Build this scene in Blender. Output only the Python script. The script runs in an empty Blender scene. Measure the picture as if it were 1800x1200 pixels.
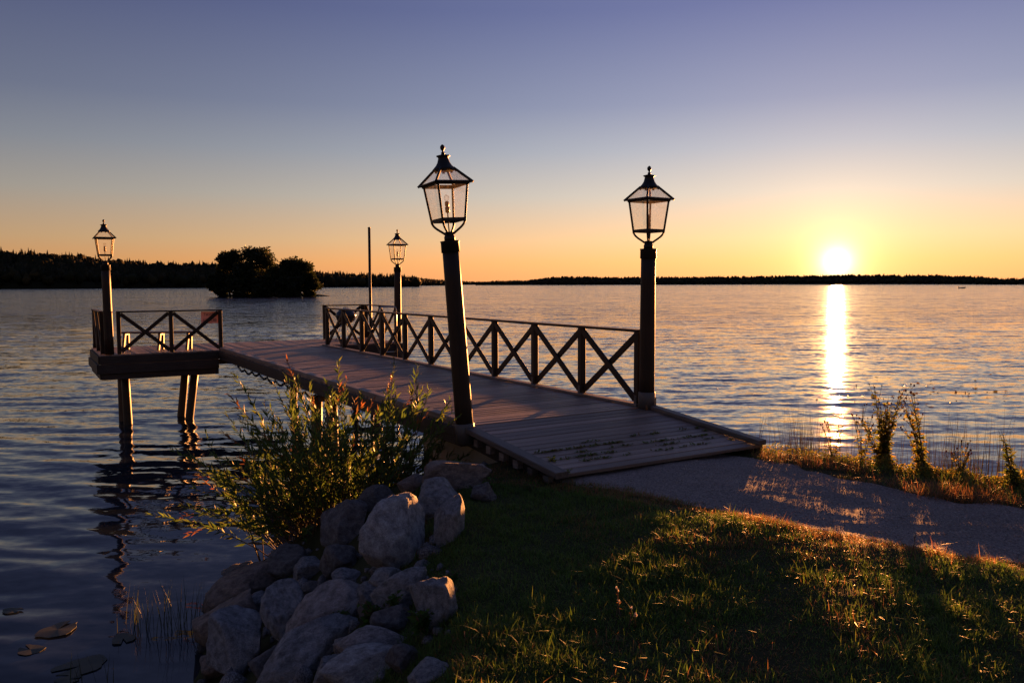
import bpy, bmesh, math, random
import numpy as np
from mathutils import Vector, Matrix, Euler

R = math.radians
sc = bpy.context.scene
col = sc.collection

# ------------------------------------------------------------------ camera
F_PX, HOR = 1430.0, 497.0                      # focal length in photo pixels, horizon row
PITCH = math.atan((600 - HOR) / F_PX)
CAM = Vector((0, 0, 3.4))
cam = bpy.data.cameras.new('camera')
cam.sensor_width = 36
cam.lens = F_PX / 1800 * 36
cam.clip_start, cam.clip_end = 0.1, 20000
cam_o = bpy.data.objects.new('camera', cam)
col.objects.link(cam_o)
cam_o.matrix_world = (Matrix.Translation(CAM) @ Matrix.Rotation(R(90) - math.atan((600 - 499.0) / F_PX), 4, 'X')
                      @ Matrix.Rotation(R(-0.22), 4, 'Z'))
sc.camera = cam_o

# ------------------------------------------------------------------ sky and sun
SUN_AZ, SUN_EL = R(21.7), R(1.35)
SUN = Vector((math.sin(SUN_AZ) * math.cos(SUN_EL), math.cos(SUN_AZ) * math.cos(SUN_EL), math.sin(SUN_EL)))
SUN_STRENGTH = 5.0
SKY_STRENGTH = 0.25
sc.view_settings.view_transform = 'Standard'
sc.view_settings.look = 'None'
sc.view_settings.exposure = 2.42
sc.view_settings.gamma = 1.0
sc.cycles.max_bounces = 8
sc.cycles.transparent_max_bounces = 24
sc.cycles.sample_clamp_indirect = 6.0
sc.cycles.caustics_reflective = False
sc.cycles.caustics_refractive = False


def lin(r, g, b):
    f = lambda c: (c / 12.92 if c <= 0.04045 else ((c + 0.055) / 1.055) ** 2.4)
    return (f(r / 255), f(g / 255), f(b / 255), 1)


world = bpy.data.worlds.new('World')
sc.world = world
world.use_nodes = True
wn, wl = world.node_tree.nodes, world.node_tree.links
wbg = wn['Background']


def wmath(op, a, b=None):
    n = wn.new('ShaderNodeMath'); n.operation = op
    for i, v in enumerate((a, b)):
        if v is None: continue
        if isinstance(v, (int, float)): n.inputs[i].default_value = v
        else: wl.new(v, n.inputs[i])
    return n.outputs[0]


def wscale(c, f):
    n = wn.new('ShaderNodeVectorMath'); n.operation = 'SCALE'
    if isinstance(c, tuple): n.inputs[0].default_value = c[:3]
    else: wl.new(c, n.inputs[0])
    if isinstance(f, (int, float)): n.inputs['Scale'].default_value = f
    else: wl.new(f, n.inputs['Scale'])
    return n.outputs[0]


def wadd(a, b):
    n = wn.new('ShaderNodeVectorMath'); n.operation = 'ADD'
    wl.new(a, n.inputs[0]); wl.new(b, n.inputs[1])
    return n.outputs[0]


tc = wn.new('ShaderNodeTexCoord')
dirn = tc.outputs['Generated']
sep = wn.new('ShaderNodeSeparateXYZ'); wl.new(dirn, sep.inputs[0])
dotn = wn.new('ShaderNodeVectorMath'); dotn.operation = 'DOT_PRODUCT'
wl.new(dirn, dotn.inputs[0]); dotn.inputs[1].default_value = SUN
cosg = dotn.outputs['Value']
elev = wmath('MULTIPLY', wmath('ARCSINE', wmath('MAXIMUM', sep.outputs['Z'], 0.0)), 180 / math.pi)
ramp = wn.new('ShaderNodeValToRGB')
stops = [(0, (226, 150, 94)), (1.5, (228, 164, 104)), (3, (212, 172, 128)), (6, (176, 167, 156)), (9, (145, 148, 157)),
         (12, (119, 125, 148)), (18, (90, 97, 135)), (30, (86, 94, 134)), (60, (82, 91, 132))]
while len(ramp.color_ramp.elements) < len(stops): ramp.color_ramp.elements.new(0.5)
for e, (d, c) in zip(ramp.color_ramp.elements, stops):
    e.position = d / 60; e.color = lin(*c)
wl.new(wmath('DIVIDE', elev, 60.0), ramp.inputs[0])
azf = wmath('ADD', wmath('MULTIPLY', wmath('EXPONENT', wmath('MULTIPLY', wmath('SUBTRACT', cosg, 0.91), 4.8)), 0.51), 0.49)
sky = wscale(ramp.outputs['Color'], azf)
gam = wmath('MULTIPLY', wmath('ARCCOSINE', wmath('MINIMUM', cosg, 0.9999999)), 180 / math.pi)
for sig, c, amp in ((0.50, (1.0, 0.90, 0.62), 3.6), (1.8, (1.0, 0.68, 0.26), 0.72), (6.0, (1.0, 0.50, 0.14), 0.16)):
    g = wmath('MULTIPLY', wmath('EXPONENT', wmath('DIVIDE', gam, -sig)), amp)
    sky = wadd(sky, wscale(c, g))
nish = wn.new('ShaderNodeTexSky')
nish.sky_type = 'NISHITA'; nish.sun_disc = False
nish.sun_elevation = SUN_EL; nish.sun_rotation = SUN_AZ
nish.ozone_density = 3.0
sky = wadd(sky, wscale(nish.outputs[0], 0.012))
wl.new(sky, wbg.inputs['Color'])
wbg.inputs['Strength'].default_value = SKY_STRENGTH

sun = bpy.data.lights.new('sun', 'SUN')
sun.energy = SUN_STRENGTH
sun.angle = R(0.55)
sun.color = (1.0, 0.36, 0.09)
sun_o = bpy.data.objects.new('sun', sun)
col.objects.link(sun_o)
sun_o.rotation_euler = SUN.to_track_quat('Z', 'Y').to_euler()

# ------------------------------------------------------------------ helpers
rng = np.random.default_rng(7)
random.seed(7)


def ray(px, py):
    x, y = (px - 900) / F_PX, (600 - py) / F_PX
    return Vector((x, math.cos(PITCH) + y * math.sin(PITCH), -math.sin(PITCH) + y * math.cos(PITCH)))


def at_z(px, py, z):
    d = ray(px, py)
    return CAM + d * ((z - CAM.z) / d.z)


def at_d(px, py, Y):
    d = ray(px, py)
    return CAM + d * (Y / d.y)


def tag(o, label=None, cat=None, group=None, kind=None):
    if label: o['label'] = label
    if cat: o['category'] = cat
    if group: o['group'] = group
    if kind: o['kind'] = kind
    return o


def link(o, parent=None):
    col.objects.link(o)
    if parent is not None: o.parent = parent
    return o


def empty(name, loc=(0, 0, 0), rz=0.0, label=None, cat=None, group=None):
    o = bpy.data.objects.new(name, None)
    o.empty_display_size = 0.2
    o.location = loc
    o.rotation_euler = (0, 0, rz)
    link(o)
    return tag(o, label, cat, group)


def np_mesh(name, V, faces_flat, sizes, mat=None, smooth=False, colors=None):
    """fast mesh from numpy arrays: V (n,3), flat loop vertex indices, face sizes"""
    me = bpy.data.meshes.new(name)
    V = np.ascontiguousarray(V, np.float32)
    faces_flat = np.ascontiguousarray(faces_flat, np.int32)
    sizes = np.ascontiguousarray(sizes, np.int32)
    me.vertices.add(len(V)); me.vertices.foreach_set('co', V.ravel())
    me.loops.add(len(faces_flat)); me.loops.foreach_set('vertex_index', faces_flat)
    me.polygons.add(len(sizes))
    st = np.zeros(len(sizes), np.int32); st[1:] = np.cumsum(sizes)[:-1]
    me.polygons.foreach_set('loop_start', st)
    me.polygons.foreach_set('loop_total', sizes)
    if smooth: me.polygons.foreach_set('use_smooth', np.ones(len(sizes), bool))
    if colors is not None:
        a = me.color_attributes.new('Col', 'FLOAT_COLOR', 'POINT')
        c4 = np.ones((len(V), 4), np.float32); c4[:, :3] = colors
        a.data.foreach_set('color', c4.ravel())
    me.update(calc_edges=True)
    me.validate()
    if mat: me.materials.append(mat)
    return me


class MB:
    """collects shapes, then links them as one mesh object"""
    def __init__(self): self.v = []; self.f = []; self.s = []

    def add(self, vs, fs, smooth=False):
        o = len(self.v)
        self.v += [tuple(p) for p in vs]
        self.f += [tuple(i + o for i in f) for f in fs]
        self.s += [smooth] * len(fs)
        return self

    def box(self, c, s, M=None):
        cx, cy, cz = c; x, y, z = s[0] / 2, s[1] / 2, s[2] / 2
        vs = [Vector((sx * x, sy * y, sz * z)) for sz in (-1, 1) for sy in (-1, 1) for sx in (-1, 1)]
        if M is not None: vs = [M @ p for p in vs]
        vs = [p + Vector(c) for p in vs]
        return self.add(vs, [(0, 2, 3, 1), (4, 5, 7, 6), (0, 1, 5, 4), (2, 6, 7, 3), (0, 4, 6, 2), (1, 3, 7, 5)])

    def beam(self, p0, p1, w, h, up=(0, 0, 1), ch=0.006):
        """prism with chamfered rectangular section, w across and h along up"""
        p0, p1 = Vector(p0), Vector(p1)
        d = (p1 - p0).normalized()
        sx = d.cross(Vector(up)).normalized(); sy = sx.cross(d).normalized()
        a, b = w / 2, h / 2; c = min(ch, a * 0.4, b * 0.4)
        ring = [(a - c, -b), (a, -b + c), (a, b - c), (a - c, b), (-a + c, b), (-a, b - c), (-a, -b + c), (-a + c, -b)]
        vs = [p + sx * q[0] + sy * q[1] for p in (p0, p1) for q in ring]
        fs = [(i, (i + 1) % 8, 8 + (i + 1) % 8, 8 + i) for i in range(8)] + [tuple(range(7, -1, -1)), tuple(range(8, 16))]
        return self.add(vs, fs)

    def tube(self, pts, rad, n=10, cap=True, smooth=True):
        pts = [Vector(p) for p in pts]
        if not isinstance(rad, (list, tuple)): rad = [rad] * len(pts)
        vs, fs = [], []
        ref = None
        for i, p in enumerate(pts):
            d = (pts[min(i + 1, len(pts) - 1)] - pts[max(i - 1, 0)]).normalized()
            if ref is None:
                ref = Vector((1, 0, 0)) if abs(d.x) < 0.9 else Vector((0, 1, 0))
            a = (ref - d * d.dot(ref)).normalized(); b = d.cross(a).normalized()
            ref = a
            for k in range(n):
                t = 2 * math.pi * k / n
                vs.append(p + (a * math.cos(t) + b * math.sin(t)) * rad[i])
        for i in range(len(pts) - 1):
            for k in range(n):
                fs.append((i * n + k, i * n + (k + 1) % n, (i + 1) * n + (k + 1) % n, (i + 1) * n + k))
        self.add(vs, fs, smooth)
        if cap:
            o = len(self.v) - len(vs)
            self.f.append(tuple(o + k for k in range(n - 1, -1, -1))); self.s.append(False)
            self.f.append(tuple(o + (len(pts) - 1) * n + k for k in range(n))); self.s.append(False)
        return self

    def lathe(self, prof, n=24, c=(0, 0, 0), rot=0.0, smooth=True):
        """prof: (radius, z) from bottom to top"""
        vs, fs = [], []
        for r, z in prof:
            for k in range(n):
                t = 2 * math.pi * k / n + rot
                vs.append((c[0] + r * math.cos(t), c[1] + r * math.sin(t), c[2] + z))
        for i in range(len(prof) - 1):
            for k in range(n):
                fs.append((i * n + k, i * n + (k + 1) % n, (i + 1) * n + (k + 1) % n, (i + 1) * n + k))
        fs.append(tuple(range(n - 1, -1, -1)))
        fs.append(tuple((len(prof) - 1) * n + k for k in range(n)))
        return self.add(vs, fs, smooth)

    def mesh(self, name, mat):
        me = bpy.data.meshes.new(name)
        me.from_pydata(self.v, [], self.f)
        me.polygons.foreach_set('use_smooth', np.array(self.s, bool))
        me.materials.append(mat)
        me.update()
        return me

    def build(self, name, mat, parent=None):
        return link(bpy.data.objects.new(name, self.mesh(name, mat)), parent)


def copy_tree(o, parent=None):
    c = o.copy()
    col.objects.link(c)
    c.parent = parent
    for ch in list(o.children): copy_tree(ch, c)
    return c


def vnoise(x, y, seed=0):
    """smooth 2-D value noise, about -1..1"""
    r = np.random.default_rng(seed)
    T = r.random((256, 256)) * 2 - 1
    xi, yi = np.floor(x).astype(int), np.floor(y).astype(int)
    fx, fy = x - xi, y - yi
    fx, fy = fx * fx * (3 - 2 * fx), fy * fy * (3 - 2 * fy)
    g = lambda a, b: T[a % 256, b % 256]
    return (g(xi, yi) * (1 - fx) + g(xi + 1, yi) * fx) * (1 - fy) + (g(xi, yi + 1) * (1 - fx) + g(xi + 1, yi + 1) * fx) * fy


# ------------------------------------------------------------------ materials
def new_mat(name):
    m = bpy.data.materials.new(name); m.use_nodes = True
    return m, m.node_tree.nodes, m.node_tree.links, m.node_tree.nodes['Principled BSDF']


def N(nodes, kind, **kw):
    n = nodes.new(kind)
    for k, v in kw.items():
        if k in n.inputs: n.inputs[k].default_value = v
        else: setattr(n, k, v)
    return n


def mixrgb(nodes, links, fac, a, b, mode='MIX'):
    n = nodes.new('ShaderNodeMix'); n.data_type = 'RGBA'; n.blend_type = mode
    for sock, v in ((n.inputs[0], fac), (n.inputs[6], a), (n.inputs[7], b)):
        if isinstance(v, (int, float)): sock.default_value = v
        elif isinstance(v, tuple): sock.default_value = v if len(v) == 4 else (*v, 1)
        else: links.new(v, sock)
    return n.outputs[2]


def wood_mat(name, dark, light, axis=0, rough=0.6, scale=9.0, bump=0.25, spec=0.4):
    """weathered wood, grain along the given local axis, tone varies per object"""
    m, n, l, b = new_mat(name)
    co = N(n, 'ShaderNodeTexCoord')
    inf = N(n, 'ShaderNodeObjectInfo')
    mp = N(n, 'ShaderNodeMapping')
    s = [scale * 4] * 3; s[axis] = scale * 0.28
    mp.inputs['Scale'].default_value = s
    off = N(n, 'ShaderNodeVectorMath', operation='SCALE')
    cmb = N(n, 'ShaderNodeCombineXYZ')
    for i in range(3): l.new(inf.outputs['Random'], cmb.inputs[i])
    l.new(cmb.outputs[0], off.inputs[0]); off.inputs['Scale'].default_value = 37.0
    l.new(co.outputs['Object'], mp.inputs['Vector']); l.new(off.outputs[0], mp.inputs['Location'])
    gr = N(n, 'ShaderNodeTexNoise', Scale=1.0, Detail=6.0, Roughness=0.65, Distortion=0.6)
    l.new(mp.outputs[0], gr.inputs['Vector'])
    big = N(n, 'ShaderNodeTexNoise', Scale=2.3, Detail=3.0)
    l.new(co.outputs['Object'], big.inputs['Vector'])
    cr = N(n, 'ShaderNodeMapRange'); cr.inputs[1].default_value = 0.3; cr.inputs[2].default_value = 0.72
    l.new(gr.outputs[0], cr.inputs[0])
    c = mixrgb(n, l, cr.outputs[0], dark, light)
    tone = N(n, 'ShaderNodeMapRange'); tone.inputs[3].default_value = 0.55; tone.inputs[4].default_value = 1.3
    l.new(inf.outputs['Random'], tone.inputs[0])
    hs = N(n, 'ShaderNodeHueSaturation'); l.new(c, hs.inputs['Color']); l.new(tone.outputs[0], hs.inputs['Value'])
    st = N(n, 'ShaderNodeMapRange'); st.inputs[1].default_value = 0.35; st.inputs[2].default_value = 0.7
    st.inputs[3].default_value = 0.72; st.inputs[4].default_value = 1.08
    l.new(big.outputs[0], st.inputs[0])
    c2 = N(n, 'ShaderNodeVectorMath', operation='SCALE'); l.new(hs.outputs[0], c2.inputs[0]); l.new(st.outputs[0], c2.inputs['Scale'])
    l.new(c2.outputs[0], b.inputs['Base Color'])
    b.inputs['Roughness'].default_value = rough
    b.inputs['Specular IOR Level'].default_value = spec
    bp = N(n, 'ShaderNodeBump', Strength=bump, Distance=0.004)
    l.new(gr.outputs[0], bp.inputs['Height']); l.new(bp.outputs[0], b.inputs['Normal'])
    return m


def plain_mat(name, c, rough=0.5, metal=0.0, var=0.25, scale=14.0, bump=0.1, spec=0.5, dist=0.003):
    m, n, l, b = new_mat(name)
    co = N(n, 'ShaderNodeTexCoord')
    t = N(n, 'ShaderNodeTexNoise', Scale=scale, Detail=5.0, Roughness=0.6)
    l.new(co.outputs['Object'], t.inputs['Vector'])
    d = tuple(x * (1 - var) for x in c); e = tuple(min(1, x * (1 + var)) for x in c)
    l.new(mixrgb(n, l, t.outputs[0], d, e), b.inputs['Base Color'])
    b.inputs['Roughness'].default_value = rough
    b.inputs['Metallic'].default_value = metal
    b.inputs['Specular IOR Level'].default_value = spec
    if bump:
        bp = N(n, 'ShaderNodeBump', Strength=bump, Distance=dist)
        l.new(t.outputs[0], bp.inputs['Height']); l.new(bp.outputs[0], b.inputs['Normal'])
    return m


def leaf_mat(name, trans=0.45, rough=0.5, attr=True, c=(0.06, 0.09, 0.02), spec=0.3, tboost=1.6):
    """leaf tissue: diffuse plus light passing through; colour from the plant's own colour attribute"""
    m, n, l, b = new_mat(name)
    out = n['Material Output']
    if attr:
        a = N(n, 'ShaderNodeAttribute', attribute_name='Col'); cs = a.outputs['Color']
    else:
        inf = N(n, 'ShaderNodeObjectInfo')
        cs = mixrgb(n, l, inf.outputs['Random'], tuple(x * 0.7 for x in c), tuple(x * 1.4 for x in c))
    l.new(cs, b.inputs['Base Color'])
    b.inputs['Roughness'].default_value = rough
    b.inputs['Specular IOR Level'].default_value = spec
    tr = N(n, 'ShaderNodeBsdfTranslucent')
    sc_ = N(n, 'ShaderNodeVectorMath', operation='SCALE'); l.new(cs, sc_.inputs[0]); sc_.inputs['Scale'].default_value = tboost
    l.new(sc_.outputs[0], tr.inputs['Color'])
    mx = N(n, 'ShaderNodeMixShader'); mx.inputs[0].default_value = trans
    l.new(b.outputs[0], mx.inputs[1]); l.new(tr.outputs[0], mx.inputs[2])
    l.new(mx.outputs[0], out.inputs['Surface'])
    return m


M = {}
M['deck'] = wood_mat('deck_wood', (0.18, 0.125, 0.098), (0.42, 0.31, 0.25), axis=0, rough=0.55, bump=0.35)
M['kerb'] = wood_mat('kerb_wood', (0.11, 0.09, 0.08), (0.29, 0.24, 0.21), axis=1, rough=0.6)
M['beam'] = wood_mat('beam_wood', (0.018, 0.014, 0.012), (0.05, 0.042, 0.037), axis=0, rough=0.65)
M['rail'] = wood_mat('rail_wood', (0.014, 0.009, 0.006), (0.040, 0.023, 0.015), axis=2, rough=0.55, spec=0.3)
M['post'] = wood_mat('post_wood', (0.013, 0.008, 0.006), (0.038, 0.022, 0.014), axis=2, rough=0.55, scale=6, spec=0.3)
M['pile'] = wood_mat('pile_wood', (0.03, 0.018, 0.012), (0.08, 0.05, 0.03), axis=2, rough=0.5, scale=6)
M['bench'] = wood_mat('bench_wood', (0.065, 0.046, 0.04), (0.13, 0.092, 0.08), axis=0, rough=0.5)
M['iron'] = plain_mat('black_iron', (0.010, 0.010, 0.011), 0.5, 0.0, spec=0.3, bump=0.05)
M['zinc'] = plain_mat('galvanised_steel', (0.09, 0.088, 0.09), 0.55, 0.3, scale=40)
M['steel'] = plain_mat('steel_tube', (0.42, 0.42, 0.43), 0.25, 1.0, bump=0.02)
M['enamel'] = plain_mat('black_enamel', (0.015, 0.015, 0.018), 0.2, bump=0.0)
M['ceramic'] = plain_mat('lamp_holder', (0.10, 0.06, 0.045), 0.4, bump=0.0)
M['concrete'] = plain_mat('concrete', (0.36, 0.31, 0.24), 0.85, scale=6, bump=0.4, dist=0.01)


def glass_mat(name, dirt, tint=(0.985, 0.985, 0.98)):
    m, n, l, b = new_mat(name)
    tr = N(n, 'ShaderNodeBsdfTransparent'); tr.inputs[0].default_value = (*tint, 1)
    gl = N(n, 'ShaderNodeBsdfGlossy'); gl.inputs['Roughness'].default_value = 0.03
    df = N(n, 'ShaderNodeBsdfTranslucent'); df.inputs[0].default_value = (0.55, 0.48, 0.42, 1)
    fr = N(n, 'ShaderNodeFresnel'); fr.inputs['IOR'].default_value = 1.45
    fm = N(n, 'ShaderNodeMath', operation='MULTIPLY'); l.new(fr.outputs[0], fm.inputs[0]); fm.inputs[1].default_value = 0.35
    m1 = N(n, 'ShaderNodeMixShader'); l.new(fm.outputs[0], m1.inputs[0]); l.new(tr.outputs[0], m1.inputs[1]); l.new(gl.outputs[0], m1.inputs[2])
    co = N(n, 'ShaderNodeTexCoord'); t = N(n, 'ShaderNodeTexNoise', Scale=55.0, Detail=4.0); l.new(co.outputs['Object'], t.inputs['Vector'])
    mr = N(n, 'ShaderNodeMapRange'); mr.inputs[1].default_value = 0.45; mr.inputs[2].default_value = 0.8
    mr.inputs[3].default_value = dirt * 0.4; mr.inputs[4].default_value = dirt * 2.2; l.new(t.outputs[0], mr.inputs[0])
    m2 = N(n, 'ShaderNodeMixShader'); l.new(mr.outputs[0], m2.inputs[0]); l.new(m1.outputs[0], m2.inputs[1]); l.new(df.outputs[0], m2.inputs[2])
    l.new(m2.outputs[0], n['Material Output'].inputs['Surface'])
    return m


M['pane'] = glass_mat('lantern_glass', 0.025)
M['bulb'] = glass_mat('bulb_glass', 0.03, (0.9, 0.9, 0.9))

# ------------------------------------------------------------------ ground
SHORE = np.array([(-2.0, -45), (-2.3, 0), (-2.5, 4), (-2.75, 6.9), (-3.40, 9.2), (-2.9, 9.95), (-2.1, 10.1), (-1.35, 10.25), (-0.6, 10.9), (0.3, 11.6), (2.2, 11.3),
                  (3.7, 10.3), (4.8, 9.4), (6.2, 8.4), (9, 6.4), (16, 2), (45, -15), (60, -45)], float)
TOP = 1.55


def shore_dist(x, y):
    """signed distance to the shoreline, positive on land"""
    x = np.asarray(x, float); y = np.asarray(y, float)
    best = np.full(x.shape, 1e9); ins = np.zeros(x.shape, bool)
    n = len(SHORE)
    for i in range(n):
        ax, ay = SHORE[i]; bx, by = SHORE[(i + 1) % n]
        dx, dy = bx - ax, by - ay
        if i < n - 1:
            t = np.clip(((x - ax) * dx + (y - ay) * dy) / (dx * dx + dy * dy), 0, 1)
            best = np.minimum(best, np.hypot(x - ax - t * dx, y - ay - t * dy))
        cond = (ay > y) != (by > y)
        with np.errstate(divide='ignore', invalid='ignore'):
            xi = ax + (y - ay) * dx / (dy if dy != 0 else 1e-9)
        ins ^= cond & (x < xi)
    return np.where(ins, best, -best)


def ground_h(x, y):
    x = np.asarray(x, float); y = np.asarray(y, float)
    d = shore_dist(x, y)
    k = np.clip((x + 0.5) / 2.2, 0, 1)
    w = 2.35 * (1 - k) + 1.55 * k
    t = np.clip(d / w, 0, 1)
    s = 0.55 * t + 0.45 * t * t * (3 - 2 * t)
    z = TOP * s
    # the verge falls away a little towards the lake; the lawn rises gently behind the path
    vg = np.clip((3.1 - d) / 1.6, 0, 1) * np.clip((x - 1.2) / 1.4, 0, 1)
    z = z - 0.035 * vg * t + 0.006 * np.clip(7.5 - (x * 0.37 + y * 0.93), 0, 5)
    e = np.clip(((x - 0.9) * -0.626 + (y - 7.22) * -0.78 + 0.05) / 0.6, 0, 1) * np.clip((d - 1.6) / 0.8, 0, 1)
    z = z + 0.080 * e * e * (3 - 2 * e) * np.clip((x - 0.5) / 1.2, 0, 1)
    z = z + (0.018 * vnoise(x * 0.9, y * 0.9, 1) + 0.012 * vnoise(x * 2.7, y * 2.7, 2) + 0.006 * vnoise(x * 9, y * 9, 3)) * np.clip(d, 0, 1)
    return np.where(d > 0, z, np.maximum(-1.6, d * 0.55))


def gz(x, y): return float(ground_h(np.array([x]), np.array([y]))[0])


def on_ground(px, py):
    d = ray(px, py); t = np.arange(2.5, 40, 0.02)
    z = CAM.z + d.z * t
    hit = np.nonzero(z <= np.maximum(ground_h(d.x * t, d.y * t), 0.0))[0]
    return CAM + d * float(t[hit[0]] if len(hit) else 40.0)


def lines(lo, hi, f0, f1, step, grow=1.35):
    a = list(np.arange(f0, f1 + 1e-6, step))
    s = step; x = f1
    while x < hi: s *= grow; x += s; a.append(min(x, hi))
    s = step; x = f0; pre = []
    while x > lo: s *= grow; x -= s; pre.append(max(x, lo))
    return np.array(sorted(set(pre)) + a)


gx = lines(-30, 60, -4.0, 7.0, 0.06)
gy = lines(-45, 30, 2.6, 12.4, 0.06)
GX, GY = np.meshgrid(gx, gy)
GV = np.stack([GX.ravel(), GY.ravel(), ground_h(GX.ravel(), GY.ravel())], 1)
nx, ny = len(gx), len(gy)
ii = (np.arange(ny - 1)[:, None] * nx + np.arange(nx - 1)[None, :]).ravel()
GF = np.stack([ii, ii + 1, ii + nx + 1, ii + nx], 1)

m, n, l, b = new_mat('soil')
co = N(n, 'ShaderNodeTexCoord')
t1 = N(n, 'ShaderNodeTexNoise', Scale=1.4, Detail=6.0, Roughness=0.7); l.new(co.outputs['Object'], t1.inputs['Vector'])
t2 = N(n, 'ShaderNodeTexNoise', Scale=45.0, Detail=4.0, Roughness=0.7); l.new(co.outputs['Object'], t2.inputs['Vector'])
c1 = mixrgb(n, l, t1.outputs[0], (0.032, 0.046, 0.013), (0.050, 0.042, 0.020))
c2 = mixrgb(n, l, t2.outputs[0], (0.35, 0.35, 0.35), (1.5, 1.45, 1.4))
l.new(mixrgb(n, l, 1.0, c1, c2, 'MULTIPLY'), b.inputs['Base Color'])
b.inputs['Roughness'].default_value = 0.95; b.inputs['Specular IOR Level'].default_value = 0.15
bp = N(n, 'ShaderNodeBump', Strength=0.8, Distance=0.02); l.new(t2.outputs[0], bp.inputs['Height']); l.new(bp.outputs[0], b.inputs['Normal'])
M['soil'] = m
ground = link(bpy.data.objects.new('ground', np_mesh('ground', GV, GF.ravel(), np.full(len(GF), 4), M['soil'], True)))
tag(ground, 'grassy bank sloping down to the lake', kind='structure')

# ------------------------------------------------------------------ gravel path
PATH_NEAR = [(0.38, 7.55), (0.9, 7.22), (1.35, 6.82), (1.75, 6.38), (2.1, 5.95), (2.5, 5.55), (2.95, 5.3), (3.35, 5.02), (4.2, 4.55), (6.0, 3.9), (10, 2.4)]
PATH_FAR = [(1.9, 9.35), (2.3, 8.85), (2.75, 8.45), (3.1, 7.75), (3.45, 7.2), (3.75, 6.85), (4.05, 6.6), (4.35, 6.3), (5.2, 5.75), (7.0, 5.0), (11, 3.4)]


def along(poly, n):
    p = np.array(poly); s = np.r_[0, np.cumsum(np.hypot(*np.diff(p, axis=0).T))]
    t = np.linspace(0, s[-1], n)
    return np.stack([np.interp(t, s, p[:, 0]), np.interp(t, s, p[:, 1])], 1)


PA, PB = along(PATH_NEAR, 170), along(PATH_FAR, 170)
PA = PA + np.stack([vnoise(np.arange(170) * 0.35, np.zeros(170), 11), vnoise(np.arange(170) * 0.35, np.ones(170) * 5, 12)], 1) * 0.07
PB = PB + np.stack([vnoise(np.arange(170) * 0.35, np.zeros(170), 13), vnoise(np.arange(170) * 0.35, np.ones(170) * 5, 14)], 1) * 0.06
KP = 40
PX = np.stack([PA + (PB - PA) * (k / KP) for k in range(KP + 1)], 1).reshape(-1, 2)
camb = np.tile(np.sin(np.linspace(0, math.pi, KP + 1)), 170)
PZ = ground_h(PX[:, 0], PX[:, 1]) + 0.004 + 0.010 * camb
idx = (np.arange(169)[:, None] * (KP + 1) + np.arange(KP)[None, :]).ravel()
PF = np.stack([idx, idx + KP + 1, idx + KP + 2, idx + 1], 1)
m, n, l, b = new_mat('gravel_bed')
co = N(n, 'ShaderNodeTexCoord')
t1 = N(n, 'ShaderNodeTexNoise', Scale=1.1, Detail=5.0, Roughness=0.6); l.new(co.outputs['Object'], t1.inputs['Vector'])
t2 = N(n, 'ShaderNodeTexVoronoi', Scale=75.0); l.new(co.outputs['Object'], t2.inputs['Vector'])
c1 = mixrgb(n, l, t1.outputs[0], (0.16, 0.132, 0.122), (0.31, 0.265, 0.245))
c2 = mixrgb(n, l, t2.outputs['Color'], (0.55, 0.55, 0.55), (1.4, 1.35, 1.3))
l.new(mixrgb(n, l, 1.0, c1, c2, 'MULTIPLY'), b.inputs['Base Color'])
b.inputs['Roughness'].default_value = 0.95; b.inputs['Specular IOR Level'].default_value = 0.1
bp = N(n, 'ShaderNodeBump', Strength=0.5, Distance=0.006); l.new(t2.outputs['Distance'], bp.inputs['Height']); l.new(bp.outputs[0], b.inputs['Normal'])
M['gravel_bed'] = m
path = link(bpy.data.objects.new('gravel_path', np_mesh('gravel_path', np.column_stack([PX, PZ]), PF.ravel(), np.full(len(PF), 4), M['gravel_bed'], True)))
tag(path, 'gravel footpath leading to the pier ramp', kind='structure')


def in_path(x, y):
    """fraction across the path (0..1 inside), nan outside"""
    pts = np.stack([x, y], 1)
    out = np.full(len(x), np.nan)
    for s in range(0, len(x), 20000):
        q = pts[s:s + 20000]
        i = np.argmin(((q[:, None, :] - ((PA + PB) / 2)[None]) ** 2).sum(2), 1)
        d = PB[i] - PA[i]
        t = ((q - PA[i]) * d).sum(1) / (d * d).sum(1)
        out[s:s + 20000] = t
    return out


def path_z(x, y, t):
    return ground_h(x, y) + 0.004 + 0.010 * np.sin(np.clip(t, 0, 1) * math.pi)


# ------------------------------------------------------------------ lake
def waves(x, y, r):
    r_ = np.random.default_rng(21)
    h = np.zeros_like(x)
    dr = np.maximum(0.03, r * 0.0065 * np.maximum(1, 1 + (r - 70) / 60))
    for k in range(42):
        lam = 0.22 * (1.055 ** k)                    # 0.22 m .. 2 m
        th = R(-97 + r_.normal() * 17)               # travelling towards the shore
        amp = 0.0023 * lam * r_.uniform(0.5, 1.3)
        kx, ky = math.cos(th) * 2 * math.pi / lam, math.sin(th) * 2 * math.pi / lam
        fade = np.clip(lam / (dr * 3.2) - 0.6, 0, 1)
        h += fade * amp * np.sin(kx * x + ky * y + r_.uniform(0, 6.28) + 1.6 * vnoise(x * 0.45 / lam ** .5, y * 0.45 / lam ** .5, 50 + k))
    return h * (0.75 + 0.35 * vnoise(x * 0.12, y * 0.12, 31)) * np.interp(x, [-6, 3], [1.5, 0.62])


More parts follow.
